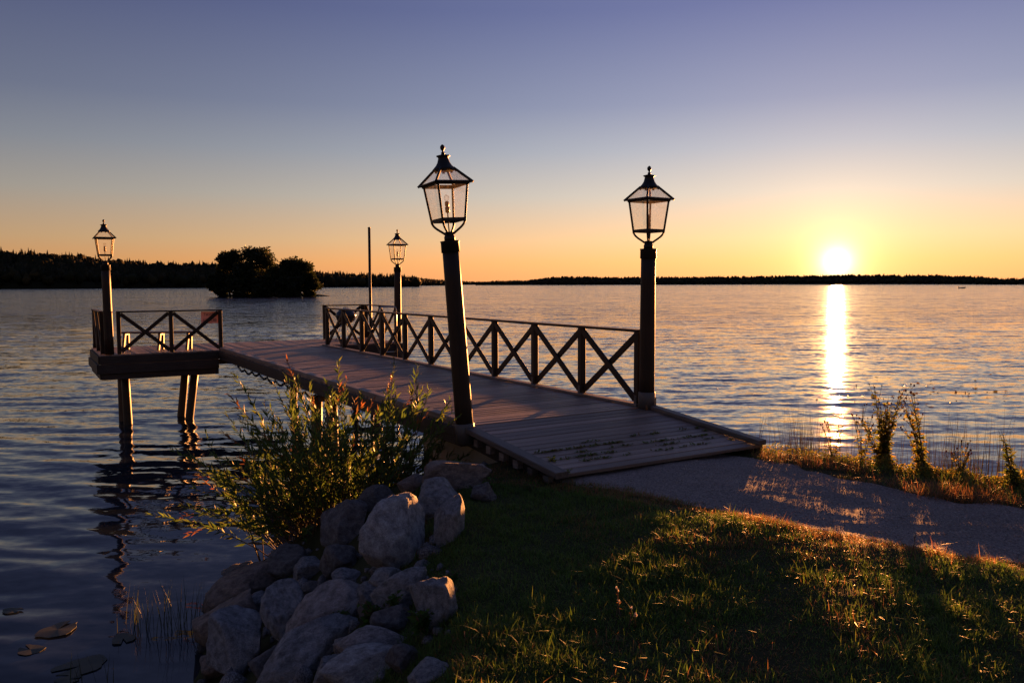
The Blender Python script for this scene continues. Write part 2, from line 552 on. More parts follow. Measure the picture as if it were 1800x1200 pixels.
az = np.concatenate([np.linspace(-85, -42, 40)[:-1], np.linspace(-42, 42, 700), np.linspace(42, 85, 40)[1:]])
rr = [4.0]
while rr[-1] < 4600:
    r0 = rr[-1]
    rr.append(r0 + max(0.03, min(r0 * 0.0065 * (1 if r0 < 70 else 1 + (r0 - 70) / 60), r0 * 0.09)))
rr = np.array(rr)
A, RR = np.meshgrid(R(1) * az, rr)
WX, WY = (RR * np.sin(A)).ravel(), (RR * np.cos(A)).ravel()
shel = np.clip((-shore_dist(WX, WY)) / 2.5, 0.15, 1)
WZ = waves(WX, WY, RR.ravel()) * shel * np.clip(1.35 - RR.ravel() / 200, 0, 1)
nx, ny = len(az), len(rr)
ii = (np.arange(ny - 1)[:, None] * nx + np.arange(nx - 1)[None, :]).ravel()
WF = np.stack([ii, ii + 1, ii + nx + 1, ii + nx], 1)

m, n, l, b = new_mat('lake_water')
co = N(n, 'ShaderNodeTexCoord')
geo = N(n, 'ShaderNodeNewGeometry')
b.inputs['Base Color'].default_value = (0.012, 0.018, 0.028, 1)
b.inputs['Roughness'].default_value = 0.05
b.inputs['IOR'].default_value = 1.333
tot = None
for scl, amp, rot, st in ((11.0, 0.13, 0.15, 0.5), (4.0, 0.18, -0.12, 0.42), (1.0, 0.14, 0.1, 0.30)):
    mp = N(n, 'ShaderNodeMapping'); mp.inputs['Scale'].default_value = (scl * st, scl, scl); mp.inputs['Rotation'].default_value = (0, 0, rot)
    l.new(co.outputs['Object'], mp.inputs['Vector'])
    t = N(n, 'ShaderNodeTexNoise', Scale=1.0, Detail=2.0, Roughness=0.55); l.new(mp.outputs[0], t.inputs['Vector'])
    sb = N(n, 'ShaderNodeVectorMath', operation='SUBTRACT'); l.new(t.outputs['Color'], sb.inputs[0]); sb.inputs[1].default_value = (0.5, 0.5, 0.5)
    ml = N(n, 'ShaderNodeVectorMath', operation='MULTIPLY'); l.new(sb.outputs[0], ml.inputs[0]); ml.inputs[1].default_value = (amp * 0.09, amp, 0)
    if tot is None: tot = ml.outputs[0]
    else:
        ad = N(n, 'ShaderNodeVectorMath', operation='ADD'); l.new(tot, ad.inputs[0]); l.new(ml.outputs[0], ad.inputs[1]); tot = ad.outputs[0]
# wind lanes: rougher and calmer bands
mp = N(n, 'ShaderNodeMapping'); mp.inputs['Scale'].default_value = (0.006, 0.035, 0.03); l.new(co.outputs['Object'], mp.inputs['Vector'])
t = N(n, 'ShaderNodeTexNoise', Scale=1.0, Detail=4.0, Roughness=0.6); l.new(mp.outputs[0], t.inputs['Vector'])
lane = N(n, 'ShaderNodeMapRange'); lane.inputs[1].default_value = 0.35; lane.inputs[2].default_value = 0.68; lane.inputs[3].default_value = 0.8; lane.inputs[4].default_value = 1.3
l.new(t.outputs[0], lane.inputs[0])
sy = N(n, 'ShaderNodeSeparateXYZ'); l.new(co.outputs['Object'], sy.inputs[0])
far = N(n, 'ShaderNodeMapRange'); far.inputs[1].default_value = 10; far.inputs[2].default_value = 90; far.inputs[3].default_value = 0.8; far.inputs[4].default_value = 6.0
l.new(sy.outputs['Y'], far.inputs[0])
lf = N(n, 'ShaderNodeMath', operation='MULTIPLY'); l.new(far.outputs[0], lf.inputs[0]); l.new(lane.outputs[0], lf.inputs[1])
sc_ = N(n, 'ShaderNodeVectorMath', operation='SCALE'); l.new(tot, sc_.inputs[0]); l.new(lf.outputs[0], sc_.inputs['Scale'])
ad = N(n, 'ShaderNodeVectorMath', operation='ADD'); l.new(geo.outputs['Normal'], ad.inputs[0]); l.new(sc_.outputs[0], ad.inputs[1])
nm = N(n, 'ShaderNodeVectorMath', operation='NORMALIZE'); l.new(ad.outputs[0], nm.inputs[0])
l.new(nm.outputs[0], b.inputs['Normal'])
# open water is ruffled by wind too fine to model: rougher away from the sheltered shore
ro = N(n, 'ShaderNodeMapRange'); ro.inputs[1].default_value = 12; ro.inputs[2].default_value = 110; ro.inputs[3].default_value = 0.05; ro.inputs[4].default_value = 0.10
l.new(sy.outputs['Y'], ro.inputs[0])
rm = N(n, 'ShaderNodeMath', operation='MULTIPLY'); l.new(ro.outputs[0], rm.inputs[0])
ln2 = N(n, 'ShaderNodeMapRange'); ln2.inputs[1].default_value = 0.35; ln2.inputs[2].default_value = 0.68; ln2.inputs[3].default_value = 0.75; ln2.inputs[4].default_value = 1.2
l.new(t.outputs[0], ln2.inputs[0]); l.new(ln2.outputs[0], rm.inputs[1])
l.new(rm.outputs[0], b.inputs['Roughness'])
M['water'] = m
lake = link(bpy.data.objects.new('lake', np_mesh('lake', np.column_stack([WX, WY, WZ]), WF.ravel(), np.full(len(WF), 4), M['water'], True)))
tag(lake, 'rippled lake water reflecting the evening sky', kind='structure')

# ------------------------------------------------------------------ pier (local x across, y outwards, origin at the first railing post)
PO = Vector((1.649, 10.582, 0)); PR = math.atan2(0.52662, 0.85010) - 0.0085
DZ = 1.80                                      # deck top


def pw(v, u, z=DZ):
    return PO + Vector((v * math.cos(PR) - u * math.sin(PR), v * math.sin(PR) + u * math.cos(PR), z))


pier = empty('pier', PO, PR, 'long weathered plank pier with ramp and T-shaped end platform over the lake', 'pier')
unit = MB().beam((-0.5, 0, 0), (0.5, 0, 0), 1, 1, ch=0.05).mesh('plank', M['deck'])


def plank(cx, cy, cz, length, width, rz=0.0, tilt=0.0, th=0.03):
    o = bpy.data.objects.new('plank', unit)
    j = random.uniform
    o.location = (cx + j(-.006, .006), cy, cz - th / 2 + j(-.0022, .0022))
    o.rotation_euler = (tilt + j(-.006, .006), j(-.0012, .0012), rz + j(-.0015, .0015))
    o.scale = (length + j(-.012, .012), width, th)
    return link(o, pier)


XL, XR = -2.66, 0.10                           # deck edges
YF = 12.72                                     # platform front edge
k, y = 0, -0.10
while y + 0.125 < YF - 0.01:
    plank((XL + XR) / 2, y + 0.0625, DZ, XR - XL, 0.114)
    y += 0.125
# ramp: fifteen planks going down to the path
RA, RB, ZB = -0.115, -2.02, 1.625
rl = math.hypot(RA - RB, DZ - ZB); nr = 14
ra = math.atan2(DZ - ZB, RA - RB)
for i in range(nr):
    t = (i + 0.5) / nr
    plank((XL + XR) / 2 + 0.0, RA + (RB - RA) * t, DZ - 0.004 + (ZB - DZ) * t, XR - XL - 0.02, rl / nr - 0.013, tilt=ra, th=0.034)
# end platform, planks running outwards
PX0, PX1, PY1 = -5.32, 2.22, 15.32
x = PX0
while x < PX1 - 0.05:
    plank(x + 0.0625, (YF + PY1) / 2, DZ - 0.003, PY1 - YF, 0.118, rz=R(90))
    x += 0.125
# kerbs, edge beams, joists
for (p0, p1, w, h, nm) in [
    ((-0.02, -0.06, DZ + 0.019), (-0.02, 12.66, DZ + 0.019), 0.13, 0.036, 'kerb'),
    ((XL + 0.05, -0.06, DZ + 0.035), (XL + 0.05, 12.66, DZ + 0.035), 0.12, 0.068, 'kerb'),
    ((0.035, -0.05, DZ + 0.026), (0.035, -2.06, ZB + 0.026), 0.12, 0.055, 'kerb'),
    ((XL - 0.04, -0.30, DZ + 0.008), (XL - 0.04, -2.14, ZB + 0.025), 0.14, 0.060, 'kerb'),
]:
    MB().beam(p0, p1, w, h, ch=0.008).build(nm, M['kerb'], pier)
for x in (XL + 0.03, -1.3, XR - 0.05):
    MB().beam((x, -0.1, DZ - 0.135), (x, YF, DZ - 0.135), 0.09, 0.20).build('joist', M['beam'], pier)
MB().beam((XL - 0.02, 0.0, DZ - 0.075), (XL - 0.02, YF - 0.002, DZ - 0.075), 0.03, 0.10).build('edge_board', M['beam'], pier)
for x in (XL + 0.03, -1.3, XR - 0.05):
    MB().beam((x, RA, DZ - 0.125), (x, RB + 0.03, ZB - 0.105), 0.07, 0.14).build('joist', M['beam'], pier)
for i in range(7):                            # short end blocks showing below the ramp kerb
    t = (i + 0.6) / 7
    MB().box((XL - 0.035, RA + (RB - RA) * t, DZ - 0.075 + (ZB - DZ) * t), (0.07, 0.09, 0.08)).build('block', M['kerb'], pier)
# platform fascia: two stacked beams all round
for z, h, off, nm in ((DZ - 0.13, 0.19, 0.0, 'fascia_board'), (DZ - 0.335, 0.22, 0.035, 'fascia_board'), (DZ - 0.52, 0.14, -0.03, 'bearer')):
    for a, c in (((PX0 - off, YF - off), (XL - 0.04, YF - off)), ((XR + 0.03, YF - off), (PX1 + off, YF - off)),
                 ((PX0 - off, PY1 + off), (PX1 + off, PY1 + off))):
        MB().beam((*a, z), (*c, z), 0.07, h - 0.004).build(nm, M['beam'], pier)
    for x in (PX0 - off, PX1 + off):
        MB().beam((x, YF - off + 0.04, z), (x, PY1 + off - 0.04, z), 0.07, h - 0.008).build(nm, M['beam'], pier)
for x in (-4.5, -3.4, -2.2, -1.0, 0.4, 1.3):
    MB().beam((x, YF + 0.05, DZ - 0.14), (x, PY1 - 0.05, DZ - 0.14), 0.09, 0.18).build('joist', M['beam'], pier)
# piles
def pile(top, bot, r=0.115):
    top, bot = Vector(top), Vector(bot)
    pts = [bot + (top - bot) * t for t in (0, .25, .5, .75, 1)]
    MB().tube(pts, [r * 1.08, r * 1.04, r, r * .98, r * .97], 16).build('pile', M['pile'], pier)


zt = DZ - 0.45
for (a, c) in [((-4.71, 13.75), (-4.68, 13.70)), ((-4.73, 14.3), (-4.73, 14.3)), ((-3.06, 13.75), (-3.26, 13.70)), ((-3.20, 14.3), (-3.36, 14.3)),
               ((-2.35, 5.3), (-2.33, 5.3)), ((-2.35, 6.1), (-2.35, 6.2)), ((-0.35, 4.2), (-0.35, 4.2)),
               ((1.6, 13.4), (1.75, 13.3)), ((1.6, 14.8), (1.7, 15.1)), ((-0.2, 14.8), (-0.2, 15.0))]:
    d_ = (Vector((*c, 0)) - Vector((*a, 0))) * 0.7
    pile((*a, zt + (0.05 if a[1] < 12 else 0)), (c[0] + d_.x, c[1] + d_.y, -1.0), 0.10)
for y in (5.3,):
    MB().beam((XL + 0.1, y, DZ - 0.31), (XR - 0.1, y, DZ - 0.31), 0.14, 0.15).build('crossbeam', M['beam'], pier)
# abutment
ab = MB()
ab.box((-1.3, 0.45, 0.55), (2.25, 1.95, 2.0))
o = ab.build('concrete_abutment', M['concrete'], None)
o.location = PO; o.rotation_euler = (0, 0, PR)
tag(o, 'pale concrete abutment under the shore end of the pier', 'abutment')

# ------------------------------------------------------------------ railings
def railing(label, rows, origin_label=None):
    """rows: list of (start (x,y), end (x,y), bays); one thing with handrails, posts and braces"""
    r = empty('railing', PO, PR, label, 'railing', 'wooden cross-braced railings on the pier')
    for (a, c, nb, zb) in rows:
        a, c = Vector((*a, 0)), Vector((*c, 0))
        d = (c - a); L = d.length; d.normalize(); s = Vector((d.y, -d.x, 0))
        ext = 0.045
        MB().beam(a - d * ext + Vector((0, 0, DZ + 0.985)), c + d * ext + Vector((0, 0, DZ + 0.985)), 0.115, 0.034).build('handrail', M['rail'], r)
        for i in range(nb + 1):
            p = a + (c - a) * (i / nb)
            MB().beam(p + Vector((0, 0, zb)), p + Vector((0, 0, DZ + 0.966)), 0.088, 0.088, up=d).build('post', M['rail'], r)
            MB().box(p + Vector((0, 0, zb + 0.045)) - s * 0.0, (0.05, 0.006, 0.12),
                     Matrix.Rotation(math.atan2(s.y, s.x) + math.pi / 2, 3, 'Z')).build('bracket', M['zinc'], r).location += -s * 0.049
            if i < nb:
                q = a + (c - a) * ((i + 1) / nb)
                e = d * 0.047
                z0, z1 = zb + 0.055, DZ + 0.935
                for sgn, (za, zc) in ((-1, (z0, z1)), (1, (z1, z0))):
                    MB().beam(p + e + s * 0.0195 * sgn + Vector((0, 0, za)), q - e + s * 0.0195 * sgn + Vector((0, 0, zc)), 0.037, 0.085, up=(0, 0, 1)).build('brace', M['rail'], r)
    return r


K = DZ + 0.038
railing('long cross-braced railing along the far side of the pier walkway', [((0, 0), (0, 12.467), 10, K)])
railing('short two-bay railing with a red sign on the end platform beside the bench',
        [((-4.90, YF + 0.06), (-2.62, YF + 0.06), 2, DZ), ((-5.23, YF + 0.30), (-5.23, PY1 - 0.10), 2, DZ)])
railing('corner railing round the platform behind the long railing, by the swimming ladder',
        [((2.14, YF + 0.22), (2.14, PY1 - 0.10), 2, DZ), ((2.04, PY1 - 0.07), (0.85, PY1 - 0.07), 1, DZ)])

# ------------------------------------------------------------------ lamp posts
def lantern_parts(root, z0):
    """square tapered lantern on four scrolled arms; z0 = top of the wooden post"""
    aB, aT, aE = 0.133, 0.176, 0.218
    zb, zt_, ze, zr = z0 + 0.225, z0 + 0.605, z0 + 0.645, z0 + 0.785
    lan = MB()
    cs = [(1, 1), (-1, 1), (-1, -1), (1, -1)]
    P = lambda a, c, z: Vector((a * c[0], a * c[1], z))
    for i in range(4):
        c, d = cs[i], cs[(i + 1) % 4]
        lan.tube([P(aB, c, zb - 0.03), P(aT, c, zt_)], 0.0135, 6, smooth=False)
        lan.beam(P(aB, c, zb), P(aB, d, zb), 0.024, 0.036, ch=0.003)
        lan.beam(P(aT + 0.008, c, zt_ + 0.008), P(aT + 0.008, d, zt_ + 0.008), 0.026, 0.042, ch=0.003)
        lan.beam(P(aE, c, ze - 0.028), P(aE, d, ze - 0.028), 0.030, 0.012, ch=0.002)
        lan.tube([P(aE + 0.006, c, ze - 0.034), P(0.075, c, zr)], 0.0145, 6, smooth=False)
        lan.beam(P((aT + aE) / 2 + 0.004, c, ze - 0.030), P((aT + aE) / 2 + 0.004, d, ze - 0.030), 0.045, 0.008, ch=0.001)
    f = lan.build('lantern', M['iron'], root)
    for i in range(4):
        c, d = cs[i], cs[(i + 1) % 4]
        for (a0, z_0, a1, z_1) in ((aB, zb, aT, zt_), (aE - 0.012, ze - 0.024, 0.075, zr)):
            q = [P(a0, c, z_0), P(a0, d, z_0), P(a1, d, z_1), P(a1, c, z_1)]
            nrm = (q[1] - q[0]).cross(q[3] - q[0]).normalized() * 0.0015
            g = MB(); g.add([p + nrm for p in q] + [p - nrm for p in q],
                            [(0, 1, 2, 3), (7, 6, 5, 4), (0, 4, 5, 1), (1, 5, 6, 2), (2, 6, 7, 3), (3, 7, 4, 0)])
            g.build('pane', M['pane'], f)
    # bell-shaped cap, crown flange and finial
    MB().lathe([(0.125, zr - 0.022), (0.128, zr - 0.010), (0.112, zr + 0.006), (0.090, zr + 0.030), (0.070, zr + 0.062), (0.060, zr + 0.095),
                (0.056, zr + 0.118), (0.074, zr + 0.130), (0.076, zr + 0.138), (0.040, zr + 0.146), (0.022, zr + 0.152)], 16).build('cap', M['iron'], f)
    for k in range(8):
        t = math.pi / 4 * k + math.pi / 8
        MB().box((0.121 * math.cos(t), 0.121 * math.sin(t), zr - 0.028), (0.03, 0.006, 0.02), Matrix.Rotation(t + math.pi / 2, 3, 'Z')).build('cap_tooth', M['iron'], f)
    MB().lathe([(0.020, zr + 0.150), (0.020, zr + 0.172), (0.010, zr + 0.180), (0.010, zr + 0.190), (0.022, zr + 0.205), (0.027, zr + 0.222),
                (0.024, zr + 0.240), (0.012, zr + 0.254), (0.003, zr + 0.260)], 12).build('finial', M['iron'], f)
    # arms and collar
    for c in cs:
        pts = []
        for t in np.linspace(0, 1, 12):
            r_ = 0.035 + (aB - 0.035) * (0.5 - 0.5 * math.cos(math.pi * min(1, t * 1.05))) ** 0.8
            z = z0 + 0.075 + 0.150 * (t ** 1.25)
            pts.append(Vector((r_ * c[0], r_ * c[1], z)))
        MB().tube(pts, 0.0125, 8).build('arm', M['iron'], root)
    MB().lathe([(0.060, z0), (0.060, z0 + 0.05), (0.052, z0 + 0.055), (0.052, z0 + 0.095), (0.03, z0 + 0.10)], 16).build('collar', M['iron'], root)
    # bulb on its holder
    MB().tube([(0, 0, z0 + 0.09), (0, 0, z0 + 0.31)], 0.0075, 8).build('rod', M['iron'], root)
    h = MB().lathe([(0.012, z0 + 0.305), (0.024, z0 + 0.315), (0.025, z0 + 0.365), (0.019, z0 + 0.372), (0.019, z0 + 0.378), (0.023, z0 + 0.384), (0.023, z0 + 0.425), (0.015, z0 + 0.43)], 14).build('bulb_holder', M['ceramic'], root)
    MB().lathe([(0.012, z0 + 0.43), (0.024, z0 + 0.447), (0.030, z0 + 0.468), (0.026, z0 + 0.488), (0.012, z0 + 0.500), (0.002, z0 + 0.503)], 14).build('bulb', M['bulb'], root)


def lamp_post(loc, zbase, ztop, tilt, label, shoe=True):
    r = empty('lamp_post', loc, PR, label, 'street lamp', 'lantern posts on the pier')
    h = ztop - zbase
    pts = [(0, 0, h * t) for t in (0, .2, .4, .6, .8, 1)]
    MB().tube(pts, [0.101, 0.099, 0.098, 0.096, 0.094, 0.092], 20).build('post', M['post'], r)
    MB().lathe([(0.098, h - 0.115), (0.104, h - 0.112), (0.103, h - 0.005), (0.108, h + 0.003), (0.108, h + 0.010), (0.05, h + 0.013)], 20).build('top_band', M['iron'], r)
    if shoe:
        sb = MB().lathe([(0.109, -0.02), (0.109, 0.20), (0.102, 0.206)], 20).build('base_sleeve', M['zinc'], r)
        MB().box((0.118, 0.0, 0.06), (0.03, 0.07, 0.14)).build('bolt_plate', M['zinc'], r)
    lantern_parts(r, h + 0.01)
    r.rotation_mode = 'QUATERNION'
    r.rotation_quaternion = Euler((tilt[0], tilt[1], 0)).to_quaternion() @ Euler((0, 0, PR)).to_quaternion()
    return r


lamp_post(pw(-2.71, -0.29, 1.66), 1.66, 3.865, (R(-0.5), R(-4.1)), 'leaning lantern post at the left of the ramp, tallest in the picture')
lamp_post(pw(0.0, -0.17, DZ), DZ, 3.83, (0, R(0.2)), 'upright lantern post where the long railing meets the ramp')
lamp_post(pw(-5.11, YF + 0.08, DZ + 0.002), DZ, 3.86, (0, R(-0.4)), 'lantern post on the platform corner beside the bench', shoe=False)
lamp_post(pw(2.13, YF + 0.08, DZ + 0.002), DZ, 3.86, (0, R(0.4)), 'lantern post rising behind the long railing, beside the bare pole', shoe=False)

# ------------------------------------------------------------------ things on the platform
def bench(a, c, label):
    a, c = Vector(a), Vector(c)
    d = c - a; L = d.length; ang = math.atan2(d.y, d.x)
    r = empty('bench', (a + c) / 2, ang, label, 'bench')
    for k in (-1, 0, 1):
        MB().beam((-L / 2, k * 0.115, 0.43), (L / 2, k * 0.115, 0.43), 0.105, 0.04).build('seat_board', M['bench'], r)
    for x in (-L / 2 + 0.10, 0.05, L / 2 - 0.16):
        for s in (-1, 1):
            MB().beam((x, s * 0.17, 0.0), (x + 0.03, s * 0.11, 0.40), 0.075, 0.05, up=(1, 0, 0)).build('leg', M['bench'], r)
        MB().beam((x + 0.02, -0.14, 0.385), (x + 0.02, 0.14, 0.385), 0.06, 0.04).build('cross_rail', M['bench'], r)
    return r


bench(pw(-4.72, 14.15), pw(-3.12, 13.35), 'low reddish wooden bench standing behind the two-bay railing')

# sign hung on the railing, lettered towards the lake
sg = empty('sign', pw(-2.62, YF + 0.13, DZ), PR, 'red sign lettered PRIVAT hung on the railing beside the bench', 'sign')
m, n, l, b = new_mat('red_plastic')
b.inputs['Base Color'].default_value = (0.62, 0.36, 0.34, 1); b.inputs['Roughness'].default_value = 0.35
tr = N(n, 'ShaderNodeBsdfTranslucent'); tr.inputs[0].default_value = (0.50, 0.36, 0.36, 1)
mx = N(n, 'ShaderNodeMixShader'); mx.inputs[0].default_value = 0.2
l.new(b.outputs[0], mx.inputs[1]); l.new(tr.outputs[0], mx.inputs[2]); l.new(mx.outputs[0], n['Material Output'].inputs['Surface'])
M['sign'] = m
M['ink'] = plain_mat('sign_lettering', (0.05, 0.008, 0.01), 0.5, bump=0)
MB().box((-0.235, 0, 0.805), (0.40, 0.006, 0.29)).build('panel', M['sign'], sg)
for txt, z, s in (('PRIVAT', 0.845, 0.105), ('BRYGGA', 0.705, 0.105)):
    cu = bpy.data.curves.new('lettering', 'FONT'); cu.body = txt; cu.size = s; cu.align_x = 'CENTER'; cu.extrude = 0.0045
    tmp = bpy.data.objects.new('lettering', cu); col.objects.link(tmp)
    me = bpy.data.meshes.new_from_object(tmp.evaluated_get(bpy.context.evaluated_depsgraph_get()))
    bpy.data.objects.remove(tmp)
    me.materials.clear(); me.materials.append(M['ink'])
    lo = link(bpy.data.objects.new('lettering', me), sg)
    lo.location = (-0.235, 0, z); lo.rotation_euler = (R(90), 0, R(180)); lo.scale = (0.80, 1, 1)

# kettle grill
kg = empty('kettle_grill', pw(1.22, 14.45, DZ), PR, 'round black kettle grill on the platform behind the long railing', 'grill')
MB().lathe([(0.05, 0.52), (0.16, 0.55), (0.25, 0.63), (0.285, 0.75), (0.29, 0.76)], 24).build('bowl', M['enamel'], kg)
kg.scale = (1, 1, 0.9)
lid = MB().lathe([(0.295, 0.765), (0.29, 0.80), (0.25, 0.90), (0.17, 0.985), (0.08, 1.02), (0.01, 1.03)], 24).build('lid', M['enamel'], kg)
MB().tube([(-0.06, 0, 1.015), (-0.055, 0, 1.055), (0.055, 0, 1.055), (0.06, 0, 1.015)], 0.008, 8).build('handle', M['iron'], lid)
for k in range(3):
    t = 2.1 * k + 0.4
    MB().tube([(0.12 * math.cos(t), 0.12 * math.sin(t), 0.56), (0.30 * math.cos(t), 0.30 * math.sin(t), 0.0)], 0.011, 8).build('leg', M['steel'], kg)

# swimming ladder
ld = empty('swimming_ladder', pw(1.78, YF - 0.08, 0), PR, 'steel swimming ladder with hooped handrail at the platform edge', 'ladder')
hp = []
for t in np.linspace(0, math.pi / 2, 6): hp.append((-0.23 - 0.07 * math.sin(t) + 0.07 - 0.0, 0.0, DZ + 0.93 + 0.07 * math.cos(t)))
left = [(-0.24, 0, -0.5), (-0.24, 0, DZ + 0.90), (-0.225, 0, DZ + 0.96), (-0.18, 0, DZ + 0.985)]
right = [(-p[0], p[1], p[2]) for p in reversed(left)]
MB().tube(left + right, 0.02, 10).build('hoop', M['steel'], ld)
for z in (-0.25, 0.05, 0.35, 0.65, 0.95, 1.25, 1.55):
    MB().tube([(-0.235, 0, z), (0.235, 0, z)], 0.016, 8).build('rung', M['steel'], ld)

pole = empty('pole', pw(2.33, PY1 + 0.02, -0.8), PR, 'slim bare pole standing at the back corner of the platform', 'pole')
MB().tube([(0, 0, 0), (0, 0, 2.6), (0, 0, 5.9)], [0.052, 0.046, 0.040], 12).build('shaft', M['iron'], pole)
MB().lathe([(0.045, 5.9), (0.045, 5.93), (0.01, 5.94)], 12).build('cap', M['iron'], pole)

# mooring chain hung below the deck edge
ch = empty('mooring_chain', pw(XL - 0.05, 7.2, DZ - 0.2), PR, 'dark chain hanging in loops below the pier edge', 'chain')
lk = MB().tube([(0.030 * math.cos(t) * 1.0, 0, 0.016 * math.sin(t)) for t in np.linspace(0, 2 * math.pi, 13)], 0.006, 6, cap=False).mesh('link', M['iron'])
yy = -2.2
kk = 0
while yy < 3.4:
    sag = 0.07 * abs(math.sin((yy + 2.2) / 0.62 * math.pi)) + 0.015 * math.sin(yy * 3)
    o = bpy.data.objects.new('link', lk); link(o, ch)
    o.location = (0, yy, -0.03 - sag)
    o.rotation_euler = (R(90) * (kk % 2), R(random.uniform(-15, 15)), R(90)); o.scale = (1.3, 1.3, 1.3)
    yy += 0.05; kk += 1

# ------------------------------------------------------------------ boulders of the bank
def rock_mat(name, c, rough=0.8):
    m, n, l, b = new_mat(name)
    co = N(n, 'ShaderNodeTexCoord'); inf = N(n, 'ShaderNodeObjectInfo')
    off = N(n, 'ShaderNodeVectorMath', operation='ADD'); l.new(co.outputs['Object'], off.inputs[0])
    cm = N(n, 'ShaderNodeCombineXYZ'); mm = N(n, 'ShaderNodeMath', operation='MULTIPLY'); l.new(inf.outputs['Random'], mm.inputs[0]); mm.inputs[1].default_value = 40
    for i in range(3): l.new(mm.outputs[0], cm.inputs[i])
    l.new(cm.outputs[0], off.inputs[1])
    a = N(n, 'ShaderNodeTexNoise', Scale=5.0, Detail=7.0, Roughness=0.68); l.new(off.outputs[0], a.inputs['Vector'])
    s = N(n, 'ShaderNodeTexNoise', Scale=95.0, Detail=2.0); l.new(off.outputs[0], s.inputs['Vector'])
    w = N(n, 'ShaderNodeTexNoise', Scale=14.0, Detail=8.0, Roughness=0.72, Distortion=1.2); l.new(off.outputs[0], w.inputs['Vector'])
    mr = N(n, 'ShaderNodeMapRange'); mr.inputs[1].default_value = 0.32; mr.inputs[2].default_value = 0.68; l.new(a.outputs[0], mr.inputs[0])
    c1 = mixrgb(n, l, mr.outputs[0], tuple(x * 0.42 for x in c), tuple(x * 1.5 for x in c))
    sp = N(n, 'ShaderNodeMapRange'); sp.inputs[1].default_value = 0.38; sp.inputs[2].default_value = 0.64; sp.inputs[3].default_value = 0.45; sp.inputs[4].default_value = 1.6
    l.new(s.outputs[0], sp.inputs[0])
    sc1 = N(n, 'ShaderNodeVectorMath', operation='SCALE'); l.new(c1, sc1.inputs[0]); l.new(sp.outputs[0], sc1.inputs['Scale'])
    # moss and dirt in blotches
    mo = N(n, 'ShaderNodeMapRange'); mo.inputs[1].default_value = 0.58; mo.inputs[2].default_value = 0.72; l.new(w.outputs[0], mo.inputs[0])
    c3 = mixrgb(n, l, mo.outputs[0], sc1.outputs[0], (0.035, 0.036, 0.022))
    # wet, darker stone just above the waterline
    gp = N(n, 'ShaderNodeNewGeometry'); sz = N(n, 'ShaderNodeSeparateXYZ'); l.new(gp.outputs['Position'], sz.inputs[0])
    wz = N(n, 'ShaderNodeMath', operation='MULTIPLY_ADD'); l.new(a.outputs[0], wz.inputs[0]); wz.inputs[1].default_value = -0.14; l.new(sz.outputs['Z'], wz.inputs[2])
    wt = N(n, 'ShaderNodeMapRange'); wt.inputs[1].default_value = 0.0; wt.inputs[2].default_value = 0.08; wt.inputs[3].default_value = 0.35; wt.inputs[4].default_value = 1.0
    l.new(wz.outputs[0], wt.inputs[0])
    wc = N(n, 'ShaderNodeVectorMath', operation='SCALE'); l.new(c3, wc.inputs[0]); l.new(wt.outputs[0], wc.inputs['Scale'])
    l.new(wc.outputs[0], b.inputs['Base Color'])
    b.inputs['Roughness'].default_value = rough; b.inputs['Specular IOR Level'].default_value = 0.35
    ad = N(n, 'ShaderNodeMath', operation='ADD'); l.new(a.outputs[0], ad.inputs[0])
    m5 = N(n, 'ShaderNodeMath', operation='MULTIPLY'); l.new(w.outputs[0], m5.inputs[0]); m5.inputs[1].default_value = 0.5; l.new(m5.outputs[0], ad.inputs[1])
    bp = N(n, 'ShaderNodeBump', Strength=0.9, Distance=0.05); l.new(ad.outputs[0], bp.inputs['Height'])
    bp2 = N(n, 'ShaderNodeBump', Strength=0.5, Distance=0.004); l.new(s.outputs[0], bp2.inputs['Height']); l.new(bp.outputs[0], bp2.inputs['Normal'])
    l.new(bp2.outputs[0], b.inputs['Normal'])
    return m


ROCKM = {'grey': rock_mat('granite_grey', (0.24, 0.25, 0.275)), 'pale': rock_mat('granite_pale', (0.32, 0.33, 0.355)),
         'pink': rock_mat('granite_pink', (0.28, 0.26, 0.265)), 'dark': rock_mat('rock_dark', (0.14, 0.138, 0.145)),
         'brown': rock_mat('rock_brown', (0.21, 0.17, 0.15))}


def rock_mesh(seed, mat, facet=7, sub=4):
    bm = bmesh.new(); bmesh.ops.create_icosphere(bm, subdivisions=sub, radius=1.0)
    r_ = np.random.default_rng(seed)
    P = np.array([v.co[:] for v in bm.verts])
    for k in range(facet):
        nrm = r_.normal(size=3); nrm /= np.linalg.norm(nrm)
        dcut = r_.uniform(0.52, 0.88)
        t = P @ nrm
        over = np.clip(t - dcut, 0, None)
        P -= over[:, None] * nrm
    n1 = vnoise(P[:, 0] * 2.2 + P[:, 2] * 1.3, P[:, 1] * 2.2 - P[:, 2] * 1.7, seed + 100)
    n2 = vnoise(P[:, 0] * 6 + P[:, 2] * 4, P[:, 1] * 6 - P[:, 2] * 5, seed + 200)
    n3 = vnoise(P[:, 0] * 15 + P[:, 2] * 12, P[:, 1] * 15 - P[:, 2] * 13, seed + 300)
    P *= (1 + 0.05 * n1 + 0.042 * n2 + 0.020 * n3)[:, None]
    P /= np.abs(P).max(0)
    for v, p in zip(bm.verts, P): v.co = p
    for f in bm.faces: f.smooth = True
    me = bpy.data.meshes.new('rock'); bm.to_mesh(me); bm.free()
    me.materials.append(mat)
    return me


